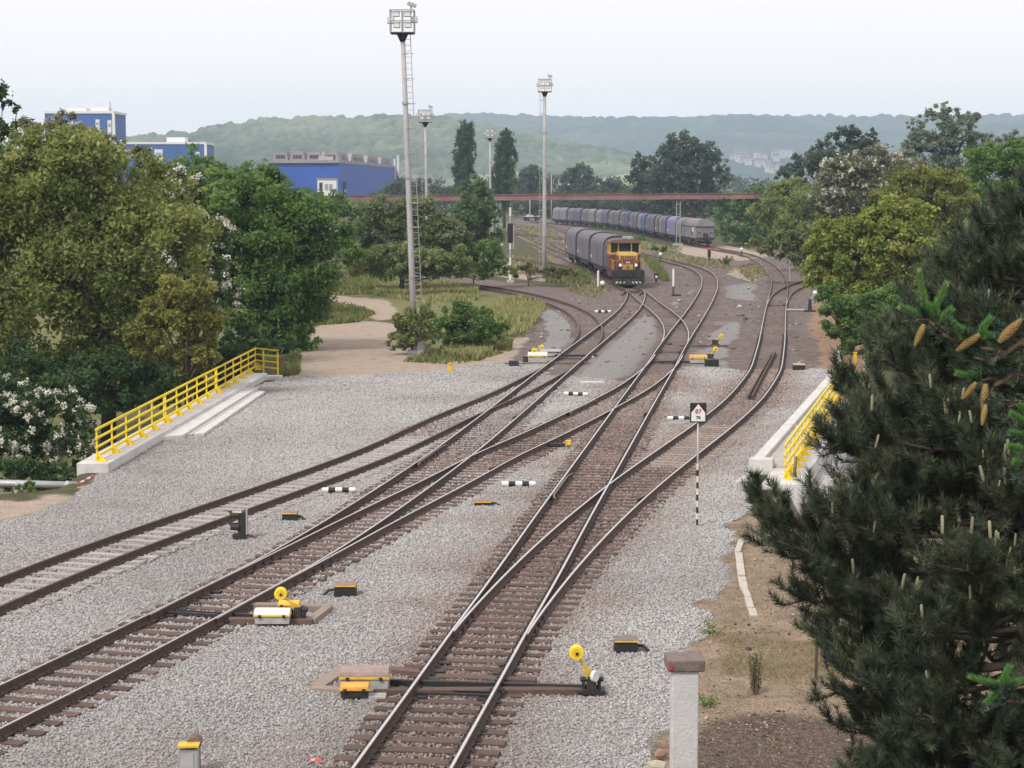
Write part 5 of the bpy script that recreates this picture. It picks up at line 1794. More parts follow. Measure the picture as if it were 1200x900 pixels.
    MB().ext(arch(1.5, 3.86, 3.9, 4.22, 12), c0 - .12, c1 + .12).build('cab_roof', pm('roof_brown', (.16, .1, .08), None, 3, .7), cb_)
    MB().cyl((.5, c0 + .5, 4.15), (.5, c0 + .5, 4.5), .12, n=10).build('horn', M_grey_box, cb_)
    MB().box((.3, c0 + .9, 4.36), (1.0, .8, .22)).build('roof_unit', M_galv, cb_, bevel=.03)
    MB().box((0, 9.8, 2.2), (2.0, 3.6, 1.5)).build('rear_hood', Mr, r_, bevel=.08)
    hr = MB()
    for s_ in (-1.38, 1.38):
        hr.tube([(s_, .55, 1.4), (s_, .55, 2.35), (s_, 4.85, 2.35)], .028, 6)
        for yy_ in (1.6, 2.7, 3.8):
            hr.cyl((s_, yy_, 1.4), (s_, yy_, 2.35), .025, n=5)
    for s_ in (-1, 1):
        hr.tube([(s_ * 1.38, .55, 2.35), (s_ * .55, .55, 2.35), (s_ * .55, .55, 1.4)], .028, 6)
    hr.build('handrail', My, r_)
    for s_ in (-1.42, 1.42):
        for z in (.45, .8, 1.15):
            MB().box((s_, .9, z), (.2, .5, .05)).build('step', M_under, r_)
    set_on(r_, walk1(0), walk1(L))
    return L
Lc = loco()
t = Lc + .1
labs = ['nearest grey hooded wagon coupled behind the yellow locomotive', 'middle grey hooded wagon of the short train', 'last grey hooded wagon of the short train']
w0 = hooded_wagon(labs[0], 16.4, ['grey'], 'grey hooded wagons behind the locomotive', 2)
for i in range(3):
    o = w0 if i == 0 else copy_tree(w0, (0, 0, 0), 0, labs[i])
    set_on(o, walk1(t), walk1(t + 16.4))
    t += 16.45

# the long train: a dusty bogie van at the near end, hooded wagons beyond
def van():
    r_ = thing('covered_van', 'dusty grey covered wagon with ribbed end wall at the near end of the long train', 'freight wagon', (0, 0, 0), 0)
    L = 21.0
    MB().box((0, L / 2, 1.13), (2.7, L - 1.2, .26)).build('underframe', M_under, r_)
    for s_ in (-1.3, 1.3):
        MB().box((s_, L / 2, .85), (.1, L * .45, .4)).build('sole_bar', M_under, r_)
    bogie(r_, 2.6); bogie(r_, L - 2.6)
    buffers(r_, .6, -1); buffers(r_, L - .6, 1)
    MB().ext(arch(1.48, 1.26, 3.0, 4.25, 16), .75, L - .75).build('body', HM['nose'], r_)
    MB().ext([(-1.52, 2.98), (1.52, 2.98), (1.5, 3.1), (-1.5, 3.1)], .62, L - .7).build('eaves_rail', M_rim, r_)
    MB().ext(arch(1.46, 1.3, 3.0, 4.2, 16), .68, .745).build('end_wall', HM['nose'], r_)
    MB().box((0, .62, 3.04), (2.96, .16, .14)).build('end_rail', M_rim, r_)
    for x in (-1.3, -.75, -.25, .25, .75, 1.3):
        MB().box((x, .63, 2.2), (.09, .1, 1.6)).build('end_rib', HM['grey'], r_)
    MB().box((-.9, .64, 2.1), (.5, .08, .12)).build('brake_rail', M_rim, r_)
    MB().box((.9, .64, 2.1), (.5, .08, .12)).build('brake_rail', M_rim, r_)
    MB().box((0, .55, 1.75), (.75, .2, .55)).build('brake_box', M_rim, r_)
    MB().box((0, .5, 1.2), (2.7, .3, .3)).build('buffer_beam', M_under, r_)
    for k in range(1, 8):
        yy_ = .75 + (L - 1.5) * k / 8
        for s_ in (-1.49, 1.49):
            MB().box((s_, yy_, 2.1), (.05, .12, 1.65)).build('side_rib', HM['grey'], r_)
    MB().box((-1.51, 3.4, 2.55), (.03, 1.0, .75)).build('white_notice', M_white, r_)
    MB().box((-1.51, 5.0, 2.0), (.03, .8, .5)).build('side_vent', M_rim, r_)
    return r_, L
v_, Lv = van()
set_on(v_, walk4(0), walk4(Lv))
t = Lv + .1
spec = [(['lav'], 12.0, 'lavender blue hooded wagon coupled to the dusty grey van'), (['grey', 'pale', 'grey'], 16.6, 'wagon with three narrow striped hoods behind the lavender wagon'), (['violet', 'violet'], 17.2, 'violet grey two hood wagon, fourth from the near end of the long train'),
        (['bright', 'pale'], 16.6, 'wagon with one bright blue roof hood and one grey hood'), (['violet', 'grey'], 17.2, 'violet grey wagon just beyond the bright blue roof'), (['blue', 'grey'], 16.6, 'wagon with a dull blue near hood in mid train'),
        (['grey', 'grey'], 17.2, 'plain dark grey wagon beyond the dull blue hood'), (['violet', 'pale'], 16.6, 'violet and pale grey wagon, fourth from the far end'), (['pale', 'grey'], 17.2, 'pale grey near hood wagon, third from the far end'),
        (['violet', 'grey'], 16.6, 'second wagon from the far end of the long train'), (['pale', 'pale'], 17.2, 'pale grey wagon at the very far end of the long train')]
for ms, L, lab in spec:
    o = hooded_wagon(lab, L, ms, 'hooded wagons of the long train', 1)
    set_on(o, walk4(t), walk4(t + L))
    t += L + .05
# ------------------------------------------------------------------ trees and shrubs
def unit(n, g):
    v = g.normal(size=(n, 3))
    return v / np.linalg.norm(v, axis=1)[:, None]

def leaf_quads(p, nrm, size, g, aspect=.62):
    """pointed four-cornered leaves at p facing along nrm"""
    n = len(p)
    up = unit(n, g)
    a = np.cross(nrm, up)
    a /= np.linalg.norm(a, axis=1)[:, None] + 1e-9
    b = np.cross(nrm, a)
    s = size[:, None]
    fold = nrm * s * .18
    V = np.stack([p - a * s, p + b * s * aspect - fold, p + a * s, p - b * s * aspect - fold], 1).reshape(-1, 3)
    Fq = np.arange(n * 4).reshape(n, 4)
    return V, Fq

def crown_points(clumps, n, g, sub=9, subr=(.26, .42), shell=(.62, 1.02), squash=.8):
    """spread n points over leaf clumps, which sit over the given ellipsoids"""
    C_, R_, T_ = [], [], []
    for c, r in clumps:
        c, r = np.array(c), np.array(r)
        k = max(8, int(sub * 2.6 * (r.prod() ** (1 / 3)) ** .9))
        d = unit(k, g)
        d[:, 2] = np.abs(d[:, 2]) * np.where(g.random(k) < .72, 1, -1)
        q = c + d * r * g.uniform(.45, 1.08, (k, 1))
        C_.append(q)
        R_.append(np.full(k, r.mean()) * g.uniform(subr[0] * .55, subr[1] * .72, k))
        T_.append(g.normal(0, .16, k))
    C_, R_, T_ = np.vstack(C_), np.concatenate(R_), np.concatenate(T_)
    w = R_ ** 2
    i = g.choice(len(C_), n, p=w / w.sum())
    d = unit(n, g)
    d[:, 2] += .25
    d /= np.linalg.norm(d, axis=1)[:, None]
    p = C_[i] + d * (R_[i] * np.abs(g.normal(.72, .3, n)) * (1 + .5 * (g.random(n) < .1)))[:, None] * np.array([1, 1, squash])
    return p, d, T_[i], C_, R_

def tree(name, label, Y, base, clumps, cols, n, size, seed, cat='tree', group=None, trunk=.16, sub=9, subr=(.26, .42), blossom=None, bcols=None, zbase=None, depth=.85, trans=.5, flat=.8, limbs=True, strag=0.0):
    """clumps: (px, py, rx, ry) in photograph pixels at the distance Y (+ optional depth shift)"""
    g = np.random.default_rng(seed)
    bx = Q(base[0], 222, Y).x
    zb = gz(bx, Y) if zbase is None else zbase
    cl = []
    k = Y / F
    for c in clumps:
        dy = c[4] if len(c) > 4 else g.uniform(-.25, .25) * c[2] * k
        q = Q(c[0], c[1], Y + dy)
        kk = (Y + dy) / F
        cl.append((np.array([q.x - bx, dy, q.z - zb]), np.array([c[2] * kk, min(c[2], c[3] * 1.2) * kk * depth, c[3] * kk])))
    root = thing(name, label, cat, (bx, Y, zb), 0, group)
    p, d, tt, SC, SR = crown_points(cl, n, g, sub, subr, squash=flat)
    keep = p[:, 2] > .05
    p, d, tt = p[keep], d[keep], tt[keep]
    m = len(p)
    nr = d * .55 + unit(m, g) * .8 + np.array([0, 0, .35])
    nr /= np.linalg.norm(nr, axis=1)[:, None]
    V, Fq = leaf_quads(p, nr, size * g.uniform(.45, 1.25, m), g, .5)
    tint = np.clip(.48 + tt + g.normal(0, .15, m), 0, 1)
    mat = leaf_mat(label[:24].replace(' ', '_') + '_leaf', cols, trans)
    np_mesh('crown', V, Fq, mat, root, np.repeat(tint, 4))
    if blossom:
        nb_, bs = blossom
        w = SR ** 2 * np.exp(g.normal(0, .6, len(SR)))
        if bcols and len(bcols) > 3:
            pass
        i = g.choice(len(SC), nb_, p=w / w.sum())
        cc = np.mean([c for c, r in cl], 0)
        d2 = unit(nb_, g) * .6 + (SC[i] - cc) / (np.linalg.norm(SC[i] - cc, axis=1)[:, None] + 1e-6) + np.array([0, -.3, .3])
        d2 /= np.linalg.norm(d2, axis=1)[:, None]
        ctr = SC[i] + d2 * SR[i][:, None] * g.uniform(1.0, 1.35, (nb_, 1))
        # each flower head is a knot of small petals
        mm = 7
        pp = (ctr[:, None, :] + g.normal(0, bs * .75, (nb_, mm, 3))).reshape(-1, 3)
        nn = unit(len(pp), g) * .7 + np.repeat(d2, mm, 0)
        nn /= np.linalg.norm(nn, axis=1)[:, None]
        V, Fq = leaf_quads(pp, nn, bs * g.uniform(.5, .9, len(pp)), g, .8)
        np_mesh('blossom', V, Fq, bpy.data.materials.get('blossom_petals') or leaf_mat('blossom_petals', [(.45, .42, .33), (.62, .6, .5), (.72, .71, .64)], .25), root, np.repeat(np.clip(g.normal(.55, .2, len(pp)), 0, 1), 4))
    if limbs:
        tb = MB()
        cz = np.array([c for c, r in cl])
        top = cz[cz[:, 2].argmax()]
        hgt = top[2]
        tr = max(.05, hgt * .018) if trunk is None else trunk
        pts = [Vector((0, 0, -.4)), Vector((g.normal(0, .1), g.normal(0, .1), hgt * .3)), Vector((top[0] * .4, top[1] * .4, hgt * .62)), Vector((top[0] * .9, top[1] * .9, hgt * .97))]
        tb.tube(pts, [tr * 1.25, tr, tr * .65, tr * .2], 8)
        tb.build('trunk', M_bark, root, True)
        lb = MB()
        order = g.permutation(len(SC))[:26]
        for j in order:
            q = SC[j]
            if q[2] < .4: continue
            h = min(q[2] * g.uniform(.35, .7), hgt * .85)
            f_ = h / (hgt * .97)
            s_ = Vector((top[0] * .9 * f_, top[1] * .9 * f_, h))
            e = Vector(q) + Vector((0, 0, SR[j] * .3))
            md_ = s_.lerp(e, .5) + Vector((0, 0, -.04 * (e - s_).length))
            lb.tube([s_, md_, e], [tr * .42, tr * .26, tr * .07], 5, 0, False)
        lb.build('limb', M_bark, root, True)
    return root

OLIVE = [(.085, .12, .035), (.18, .225, .06), (.3, .335, .1), (.44, .455, .165)]
GREEN = [(.055, .11, .03), (.115, .205, .055), (.19, .3, .08), (.31, .41, .135)]
DEEP = [(.035, .068, .03), (.06, .112, .044), (.1, .165, .062), (.165, .235, .09)]
YELLO = [(.09, .135, .03), (.2, .262, .055), (.34, .385, .09), (.47, .475, .14)]
BLUEG = [(.055, .082, .06), (.092, .132, .096), (.14, .182, .13), (.205, .245, .185)]
MIX = [(.09, .13, .045), (.17, .22, .075), (.27, .315, .115), (.38, .39, .17)]
PALE = [(.105, .128, .075), (.180, .203, .120), (.270, .285, .180), (.405, .405, .285)]

# --- left side
tree('broadleaf_tree', 'big olive green tree behind the long yellow railing at the left edge', 88, (120, 470),
     [(70, 225, 85, 70), (138, 228, 62, 54), (110, 300, 110, 70), (195, 285, 66, 52), (60, 370, 90, 70), (140, 370, 80, 60), (30, 290, 70, 80), (110, 440, 110, 45), (-40, 260, 80, 90), (-60, 400, 90, 90), (50, 166, 20, 14), (92, 158, 16, 12), (222, 225, 18, 16), (246, 275, 16, 18), (110, 172, 30, 18)], OLIVE, 105000, .14, 1, trunk=.3, sub=11)
tree('broadleaf_tree', 'shorter yellow olive tree close behind the long railing', 84, (215, 470), [(215, 355, 36, 30), (190, 385, 34, 32), (240, 385, 26, 30), (225, 415, 34, 26), (165, 400, 26, 24)], [(.1, .12, .03), (.21, .225, .055), (.34, .335, .09), (.46, .42, .14)], 30000, .13, 44, trunk=.16, sub=11)
tree('tall_tree', 'taller sparse dark tree showing its twigs at the top left corner', 96, (-10, 480), [(-15, 118, 28, 28), (5, 165, 26, 22), (8, 130, 14, 14), (-30, 180, 40, 50), (15, 215, 50, 30), (-20, 250, 60, 60), (-5, 99, 12, 10)], DEEP, 15000, .15, 2, trunk=.22, sub=8, subr=(.2, .36))
tree('broadleaf_tree', 'rounded bright green tree between the olive tree and the dirt track', 109, (318, 430),
     [(300, 250, 60, 50), (345, 285, 62, 55), (270, 310, 65, 60), (330, 340, 75, 55), (390, 300, 35, 35), (300, 385, 62, 45), (240, 270, 50, 45), (345, 395, 30, 22), (265, 222, 32, 26), (315, 215, 26, 20)], GREEN, 85000, .15, 3, trunk=.26, sub=10)
tree('acacia_tree', 'acacia in pale blossom showing between the olive and the bright green tree', 97, (228, 450), [(232, 300, 36, 52), (222, 350, 40, 45), (205, 235, 32, 40), (250, 350, 30, 30)], DEEP, 16000, .15, 4, trunk=.18, blossom=(650, .1))
tree('acacia_tree', 'blossoming acacia tops above the olive tree in front of the blue buildings', 118, (140, 470), [(125, 172, 22, 20), (150, 190, 30, 22), (180, 212, 32, 24), (110, 190, 34, 26), (200, 240, 30, 30), (60, 160, 40, 28), (95, 168, 22, 22)], PALE, 22000, .16, 5, trunk=.2, blossom=(330, .1), sub=8, subr=(.2, .36))
tree('broadleaf_tree', 'mid green tree rising behind the bright green tree', 135, (235, 430), [(232, 200, 30, 26), (250, 222, 45, 35), (205, 225, 30, 30), (285, 212, 30, 22), (300, 240, 50, 40), (170, 240, 40, 40)], GREEN, 20000, .17, 6, trunk=.2)
tree('elder_bush', 'elder bush covered in white flower heads at the left edge below the railing', 66, (40, 560), [(25, 480, 40, 34), (70, 500, 38, 42), (20, 520, 50, 42), (75, 535, 34, 28), (-25, 490, 50, 60), (95, 515, 16, 30)], DEEP, 42000, .085, 7, 'bush', None, .07, blossom=(1700, .062), sub=14, subr=(.2, .34))
tree('shrub', 'low dark shrub at the foot of the elder bush by the grey pipe', 63, (20, 580), [(10, 562, 50, 24), (60, 560, 36, 20), (-40, 560, 40, 28)], DEEP, 9000, .08, 8, 'bush', None, .04)
tree('shrub', 'small bright weed growing over the grey pipe', 57.6, (32, 578), [(25, 574, 12, 7), (38, 573, 8, 9)], GREEN, 900, .06, 9, 'bush', None, .02, zbase=-.6, limbs=False)
tree('shrub', 'dark undergrowth behind the long yellow railing', 84, (230, 480), [(175, 462, 40, 34), (198, 452, 30, 30), (120, 490, 45, 40), (80, 500, 50, 45), (150, 500, 30, 24), (120, 450, 60, 40), (30, 470, 60, 60)], DEEP, 42000, .11, 10, 'bush', None, .05)
tree('shrub', 'leafy bush wrapped round the foot of the nearest lighting mast', 106.3, (480, 412), [(480, 385, 20, 24), (470, 400, 16, 14), (498, 372, 12, 16), (505, 398, 10, 12)], MIX, 7000, .1, 11, 'bush', None, .04, zbase=0, sub=22)
tree('shrub', 'wide mid green bush right of the nearest lighting mast', 109, (545, 406), [(545, 378, 34, 24), (520, 392, 26, 18), (568, 388, 24, 20), (540, 366, 18, 14), (590, 388, 10, 14)], GREEN, 13000, .1, 12, 'bush', None, .05, zbase=0, sub=20)
tree('shrub', 'low shrub at the end of the long yellow railing', 107, (318, 425), [(310, 415, 24, 18), (335, 412, 14, 16), (285, 420, 24, 20)], DEEP, 9000, .12, 40, 'bush', None, .05)
tree('shrub', 'dark undergrowth between the olive tree and the far half of the railing', 97, (250, 460), [(240, 432, 36, 34), (268, 428, 28, 28), (205, 440, 40, 36), (285, 405, 24, 30)], DEEP, 24000, .11, 41, 'bush', None, .05)
tree('broadleaf_tree', 'low green trees filling the gap below the white cabin', 240, (395, 285), [(385, 245, 30, 20), (410, 255, 28, 22), (360, 250, 30, 24), (425, 248, 18, 14)], GREEN, 14000, .22, 42, trunk=.2)
# --- behind the dirt track
tree('broadleaf_tree', 'broad grey green tree mass behind the nearest lighting mast', 172, (470, 322), [(450, 262, 38, 28), (490, 258, 36, 24), (470, 290, 50, 30), (520, 280, 30, 26), (425, 280, 26, 36), (535, 290, 20, 22), (440, 310, 30, 14), (475, 310, 38, 20), (510, 306, 30, 20), (440, 306, 32, 20), (415, 308, 16, 16)], [(.07, .105, .045), (.135, .18, .075), (.215, .26, .11), (.34, .34, .19)], 42000, .19, 13, trunk=.2)
tree('shrub', 'row of low green bushes in front of the broad grey green trees', 163, (480, 322), [(425, 306, 24, 20), (455, 308, 28, 18), (485, 306, 26, 20), (515, 308, 26, 18), (540, 306, 18, 18), (470, 318, 50, 8), (520, 318, 36, 8)], MIX, 26000, .15, 45, 'bush', None, .05)
tree('broadleaf_tree', 'upright green tree left of the pipe bridge post', 215, (557, 300), [(556, 228, 18, 20), (555, 255, 28, 28), (575, 252, 14, 12), (540, 272, 26, 20), (562, 282, 30, 16)], [(.066, .122, .056), (.112, .188, .079), (.169, .244, .104), (.244, .300, .150)], 16000, .2, 14, trunk=.2)
tree('shrub', 'bright green bush in front of the upright tree by the striped signal mast', 178, (555, 326), [(535, 305, 26, 16), (568, 300, 26, 18), (555, 318, 40, 10), (590, 315, 14, 10), (515, 312, 14, 14)], GREEN, 14000, .16, 15, 'bush', None, .06)
tree('shrub', 'low green bush between the striped signal mast and the right mast', 182, (620, 330), [(615, 318, 18, 9), (645, 320, 12, 9), (660, 322, 16, 8)], [(.090, .120, .045), (.165, .188, .068), (.255, .247, .105), (.360, .315, .150)], 5000, .14, 16, 'bush', None, .05)
tree('poplar_tree', 'left of the two tall dark poplars', 455, (545, 262), [(547, 160, 9, 20), (545, 180, 12, 30), (543, 205, 13, 30), (542, 225, 12, 20)], DEEP, 16000, .3, 17, trunk=.3, sub=20, subr=(.16, .26), flat=1.6)
tree('poplar_tree', 'right of the two tall dark poplars, beside the farthest lighting mast', 455, (591, 262), [(594, 168, 9, 16), (592, 185, 12, 28), (590, 208, 14, 28), (589, 226, 12, 18)], DEEP, 16000, .3, 18, trunk=.3, sub=20, subr=(.16, .26), flat=1.6)
tree('broadleaf_tree', 'low blue green tree at the foot of the blue hall', 520, (478, 250), [(470, 222, 20, 14), (500, 225, 26, 14), (450, 232, 18, 12), (530, 230, 20, 10)], BLUEG, 8000, .4, 19, trunk=.25)
tree('broadleaf_tree', 'dark round tree in front of the pale field, left one', 640, (622, 255), [(624, 205, 16, 12), (616, 218, 16, 12), (634, 218, 12, 12)], BLUEG, 6000, .5, 20, trunk=.3)
tree('broadleaf_tree', 'pale grey green round tree in front of the pale field, right one', 600, (680, 255), [(680, 205, 18, 12), (668, 214, 16, 12), (694, 215, 14, 9), (682, 222, 24, 8)], BLUEG, 6500, .48, 21, trunk=.3)
tree('shrub', 'small dark bush beside the pale field', 560, (718, 250), [(718, 219, 14, 9), (712, 226, 16, 8)], BLUEG, 2500, .42, 22, 'bush', None, .1)
tree('conifer_tree', 'slim dark tree with a ragged left side above the pipe bridge', 430, (755, 270), [(750, 190, 10, 12), (762, 198, 14, 14), (745, 214, 12, 16), (770, 215, 20, 18), (755, 228, 22, 12)], BLUEG, 9000, .36, 23, trunk=.3, sub=8, subr=(.2, .36))
tree('broadleaf_tree', 'tall dark grey green tree crown above the middle of the pipe bridge', 420, (812, 275), [(800, 168, 22, 15), (790, 190, 26, 22), (820, 185, 26, 22), (838, 200, 18, 18), (805, 210, 44, 22), (846, 212, 14, 14), (800, 236, 50, 22)], BLUEG, 24000, .36, 24, trunk=.4, sub=8, subr=(.2, .36))
tree('broadleaf_tree', 'dark tree belt behind the long wagon train', 540, (720, 265), [(680, 245, 40, 12), (740, 245, 40, 12), (640, 246, 26, 10), (610, 244, 22, 9), (790, 250, 36, 14), (560, 244, 30, 10)], [(.038, .060, .038), (.068, .098, .053), (.098, .128, .068), (.150, .180, .090)], 16000, .4, 25, trunk=.2)
# --- right side
tree('broadleaf_tree', 'large mid green bush mass behind the near end of the long train', 315, (885, 290), [(868, 262, 32, 26), (900, 268, 34, 30), (930, 250, 36, 30), (860, 240, 26, 16), (890, 232, 24, 16), (910, 285, 40, 14)], [(.058, .117, .049), (.108, .195, .074), (.166, .273, .098), (.254, .351, .146)], 30000, .27, 26, trunk=.25)
tree('broadleaf_tree', 'yellow green tree right of the pipe bridge end', 250, (930, 300), [(925, 225, 26, 16), (945, 235, 26, 18), (910, 226, 16, 10), (950, 260, 30, 20), (985, 240, 30, 20)], YELLO[:2] + MIX[2:], 18000, .22, 27, trunk=.22)
tree('broadleaf_tree', 'light green belt of trees between the pipe bridge end and the yellow green tree', 215, (950, 318), [(905, 250, 26, 24), (930, 265, 30, 26), (955, 245, 32, 26), (985, 262, 30, 30), (960, 285, 36, 22), (920, 285, 24, 14), (1000, 235, 26, 20)], MIX, 30000, .19, 43, trunk=.2)
tree('conifer_tree', 'dark blue green trees standing against the hill on the right', 300, (960, 290), [(965, 176, 13, 13), (990, 162, 20, 16), (1005, 178, 20, 18), (945, 192, 20, 16), (975, 195, 30, 20), (1020, 160, 8, 12), (1022, 182, 16, 20), (930, 204, 20, 14), (1000, 205, 34, 22)], BLUEG, 24000, .28, 28, trunk=.25, sub=8, subr=(.2, .38))
tree('acacia_tree', 'blossoming acacia with creamy flower tufts on the right', 200, (1010, 320), [(985, 205, 32, 20), (1025, 200, 34, 22), (1060, 205, 30, 20), (1010, 228, 50, 24), (1050, 230, 40, 24), (975, 228, 24, 18)], PALE[:3] + [(.330, .330, .225)], 26000, .19, 29, trunk=.22, blossom=(800, .11))
tree('willow_tree', 'tall silvery grey tree bent by the wind above the right trees', 240, (1100, 320), [(1076, 150, 14, 14), (1105, 138, 20, 18), (1125, 152, 22, 18), (1085, 172, 26, 20), (1120, 176, 34, 22), (1140, 140, 12, 10), (1150, 165, 18, 16), (1100, 200, 40, 20), (1185, 170, 26, 16), (1066, 185, 16, 20)], [(.126, .168, .116), (.210, .263, .189), (.315, .367, .273), (.462, .504, .399)], 30000, .2, 30, trunk=.28, sub=8, subr=(.18, .34))
tree('broadleaf_tree', 'fresh green tree at the right edge behind the pine', 165, (1170, 330), [(1150, 185, 26, 16), (1185, 180, 30, 18), (1170, 205, 40, 24), (1215, 200, 40, 30), (1140, 212, 20, 18), (1180, 240, 50, 30)], [(.060, .135, .030), (.112, .225, .045), (.180, .300, .068), (.255, .375, .105)], 26000, .18, 31, trunk=.25)
tree('broadleaf_tree', 'olive yellow tree crown right of the acacia blossoms', 150, (1100, 350), [(1075, 215, 36, 20), (1110, 215, 34, 20), (1060, 240, 40, 24), (1110, 245, 44, 28), (1090, 280, 50, 36)], YELLO[:2] + [(.270, .270, .068), (.360, .330, .105)], 30000, .17, 32, trunk=.25)
tree('broadleaf_tree', 'bright yellow green rounded tree beside the right branch track', 118, (1010, 392), [(1060, 258, 36, 28), (1035, 270, 36, 30), (990, 275, 34, 28), (965, 290, 22, 26), (1010, 305, 52, 38), (1060, 300, 44, 40), (985, 325, 40, 28), (1030, 345, 50, 30)], YELLO, 62000, .15, 33, trunk=.22, sub=11)
tree('shrub', 'deep green bush below the yellow green tree at the track edge', 106, (1000, 415), [(982, 368, 20, 26), (1010, 370, 34, 30), (1045, 365, 36, 36), (992, 394, 22, 22), (1015, 404, 34, 18), (1050, 400, 40, 22), (968, 348, 16, 22)], GREEN, 36000, .12, 34, 'bush', None, .07)
tree('shrub', 'mid green bushes along the far right side of the yard', 186, (950, 312), [(935, 290, 26, 20), (955, 306, 22, 18), (912, 292, 22, 14), (925, 275, 24, 20), (978, 306, 26, 26), (895, 288, 20, 14), (965, 285, 24, 24)], MIX, 24000, .18, 35, 'bush', None, .08)
tree('shrub', 'dark hedge behind the right bridge edge', 98, (1080, 440), [(1080, 420, 60, 34), (1150, 410, 60, 44), (1040, 425, 30, 22)], DEEP, 22000, .12, 36, 'bush', None, .06)
tree('shrub', 'dark tuft beside the red topped yard signal', 232, (850, 311), [(848, 306, 7, 4), (854, 305, 6, 5)], MIX, 700, .14, 37, 'bush', None, .03, limbs=False)
tree('shrub', 'bright green scrub beside the long train', 232, (752, 305), [(750, 281, 8, 5), (775, 292, 10, 4)], GREEN, 1200, .16, 38, 'bush', None, .03, limbs=False, zbase=0)
def clods(name, polys, n, size, cols, seed):
    g = np.random.default_rng(seed)
    V_, F_, T_ = [], [], []
    o8 = np.array([(1, 0, 0), (-1, 0, 0), (0, 1, 0), (0, -1, 0), (0, 0, 1), (0, 0, -1)], float)
    f8 = np.array([(0, 2, 4), (2, 1, 4), (1, 3, 4), (3, 0, 4), (2, 0, 5), (1, 2, 5), (3, 1, 5), (0, 3, 5)])
    for pl in polys:
        w = np.array(gpoly(pl))
        q = g.uniform(w.min(0), w.max(0), (n * 4, 2))
        q = q[in_poly(q[:, 0], q[:, 1], [tuple(a) for a in w])][:n]
        dn = fbm(q[:, 0] / 1.1, q[:, 1] / 1.1, seed)
        q = q[g.random(len(q)) < np.clip((dn - .3) * 3, .05, 1)]
        m = len(q)
        s = size * g.lognormal(0, .45, m) * np.clip(q[:, 1] / 45, .8, 3)
        c = np.stack([q[:, 0], q[:, 1], ground_z(q[:, 0], q[:, 1]) + s * .2], 1)
        V = c[:, None] + o8[None] * (s[:, None] * g.uniform(.5, 1.2, (m, 6)))[..., None] * np.array([1.2, 1, .6]) + g.normal(0, .2, (m, 6, 3)) * s[:, None, None]
        F_.append(f8[None] + (np.arange(m) * 6 + sum(len(v) for v in V_))[:, None, None]); V_.append(V.reshape(-1, 3)); T_.append(np.repeat(g.random(m), 6))
    o = np_mesh(name, np.vstack(V_), np.concatenate([f.reshape(-1, 3) for f in F_]), leaf_mat(name + '_surface', cols, 0, .95), None, np.concatenate(T_))
    return tag(o, kind='stuff')
clods('earth_clods', [[(868, 610), (850, 650), (838, 700), (806, 780), (800, 860), (800, 960), (1100, 960), (1060, 640)], [(818, 842), (900, 830), (1020, 850), (1040, 960), (800, 960)]], 2600, .022, [(.04, .028, .022), (.12, .085, .065), (.24, .18, .14), (.4, .33, .27)], 81)
clods('yard_rubble', [[(600, 398), (640, 372), (640, 350), (760, 350), (970, 350), (980, 432), (730, 440)], [(700, 300), (960, 300), (970, 350), (700, 345)]], 1500, .024, [(.08, .06, .054), (.17, .135, .125), (.27, .23, .215), (.42, .39, .375)], 82)
# street lamp and small sign among the right bushes
lp = thing('lamp_post', 'thin lamp post with dark head among the bushes on the right', 'lamp post', (Q(940, 222, 196).x, 196, 0))
zt_ = Q(940, 259, 196).z
MB().cyl((0, 0, 0), (0, 0, zt_), .07, .05, 8).build('shaft', M_mast, lp, True)
MB().box((0, -.1, zt_ + .08), (.75, .4, .18)).build('head', M_black, lp, bevel=.03)
bs_ = thing('yard_sign', 'small white round sign among the bushes on the right', 'sign', (Q(927, 222, 192).x, 192, 0))
zt_ = Q(927, 274, 192).z
MB().cyl((0, 0, 0), (0, 0, zt_), .05, n=8).build('pole', M_mast, bs_)
MB().cyl((0, -.06, zt_), (0, -.1, zt_), .22, n=16).build('disc', M_white, bs_)

# far woods closing the plain
g = np.random.default_rng(77)
cl = []
for x in np.arange(-900, 2300, 36):
    Y = g.uniform(760, 1150)
    q = Q(x, 222, Y)
    r_ = g.uniform(5, 9)
    cl.append((np.array([q.x, Y, r_ * .55]), np.array([Y / F * 26, 10, r_ * g.uniform(.8, 1.35)])))
p, d, tt, _, _ = crown_points(cl, 90000, g, 3, (.3, .5))
p = p[p[:, 2] > -1]
V, Fq = leaf_quads(p, unit(len(p), g) * .8 + np.array([0, -.3, .4]), .8 * g.uniform(.6, 1.4, len(p)), g)
fw = np_mesh('far_woods', V, Fq, leaf_mat('far_wood_leaf', [(.03, .045, .025), (.05, .07, .035), (.075, .095, .045), (.11, .13, .06)], .2), None, np.repeat(np.clip(g.normal(.5, .22, len(p)), 0, 1), 4))
tag(fw, kind='stuff')

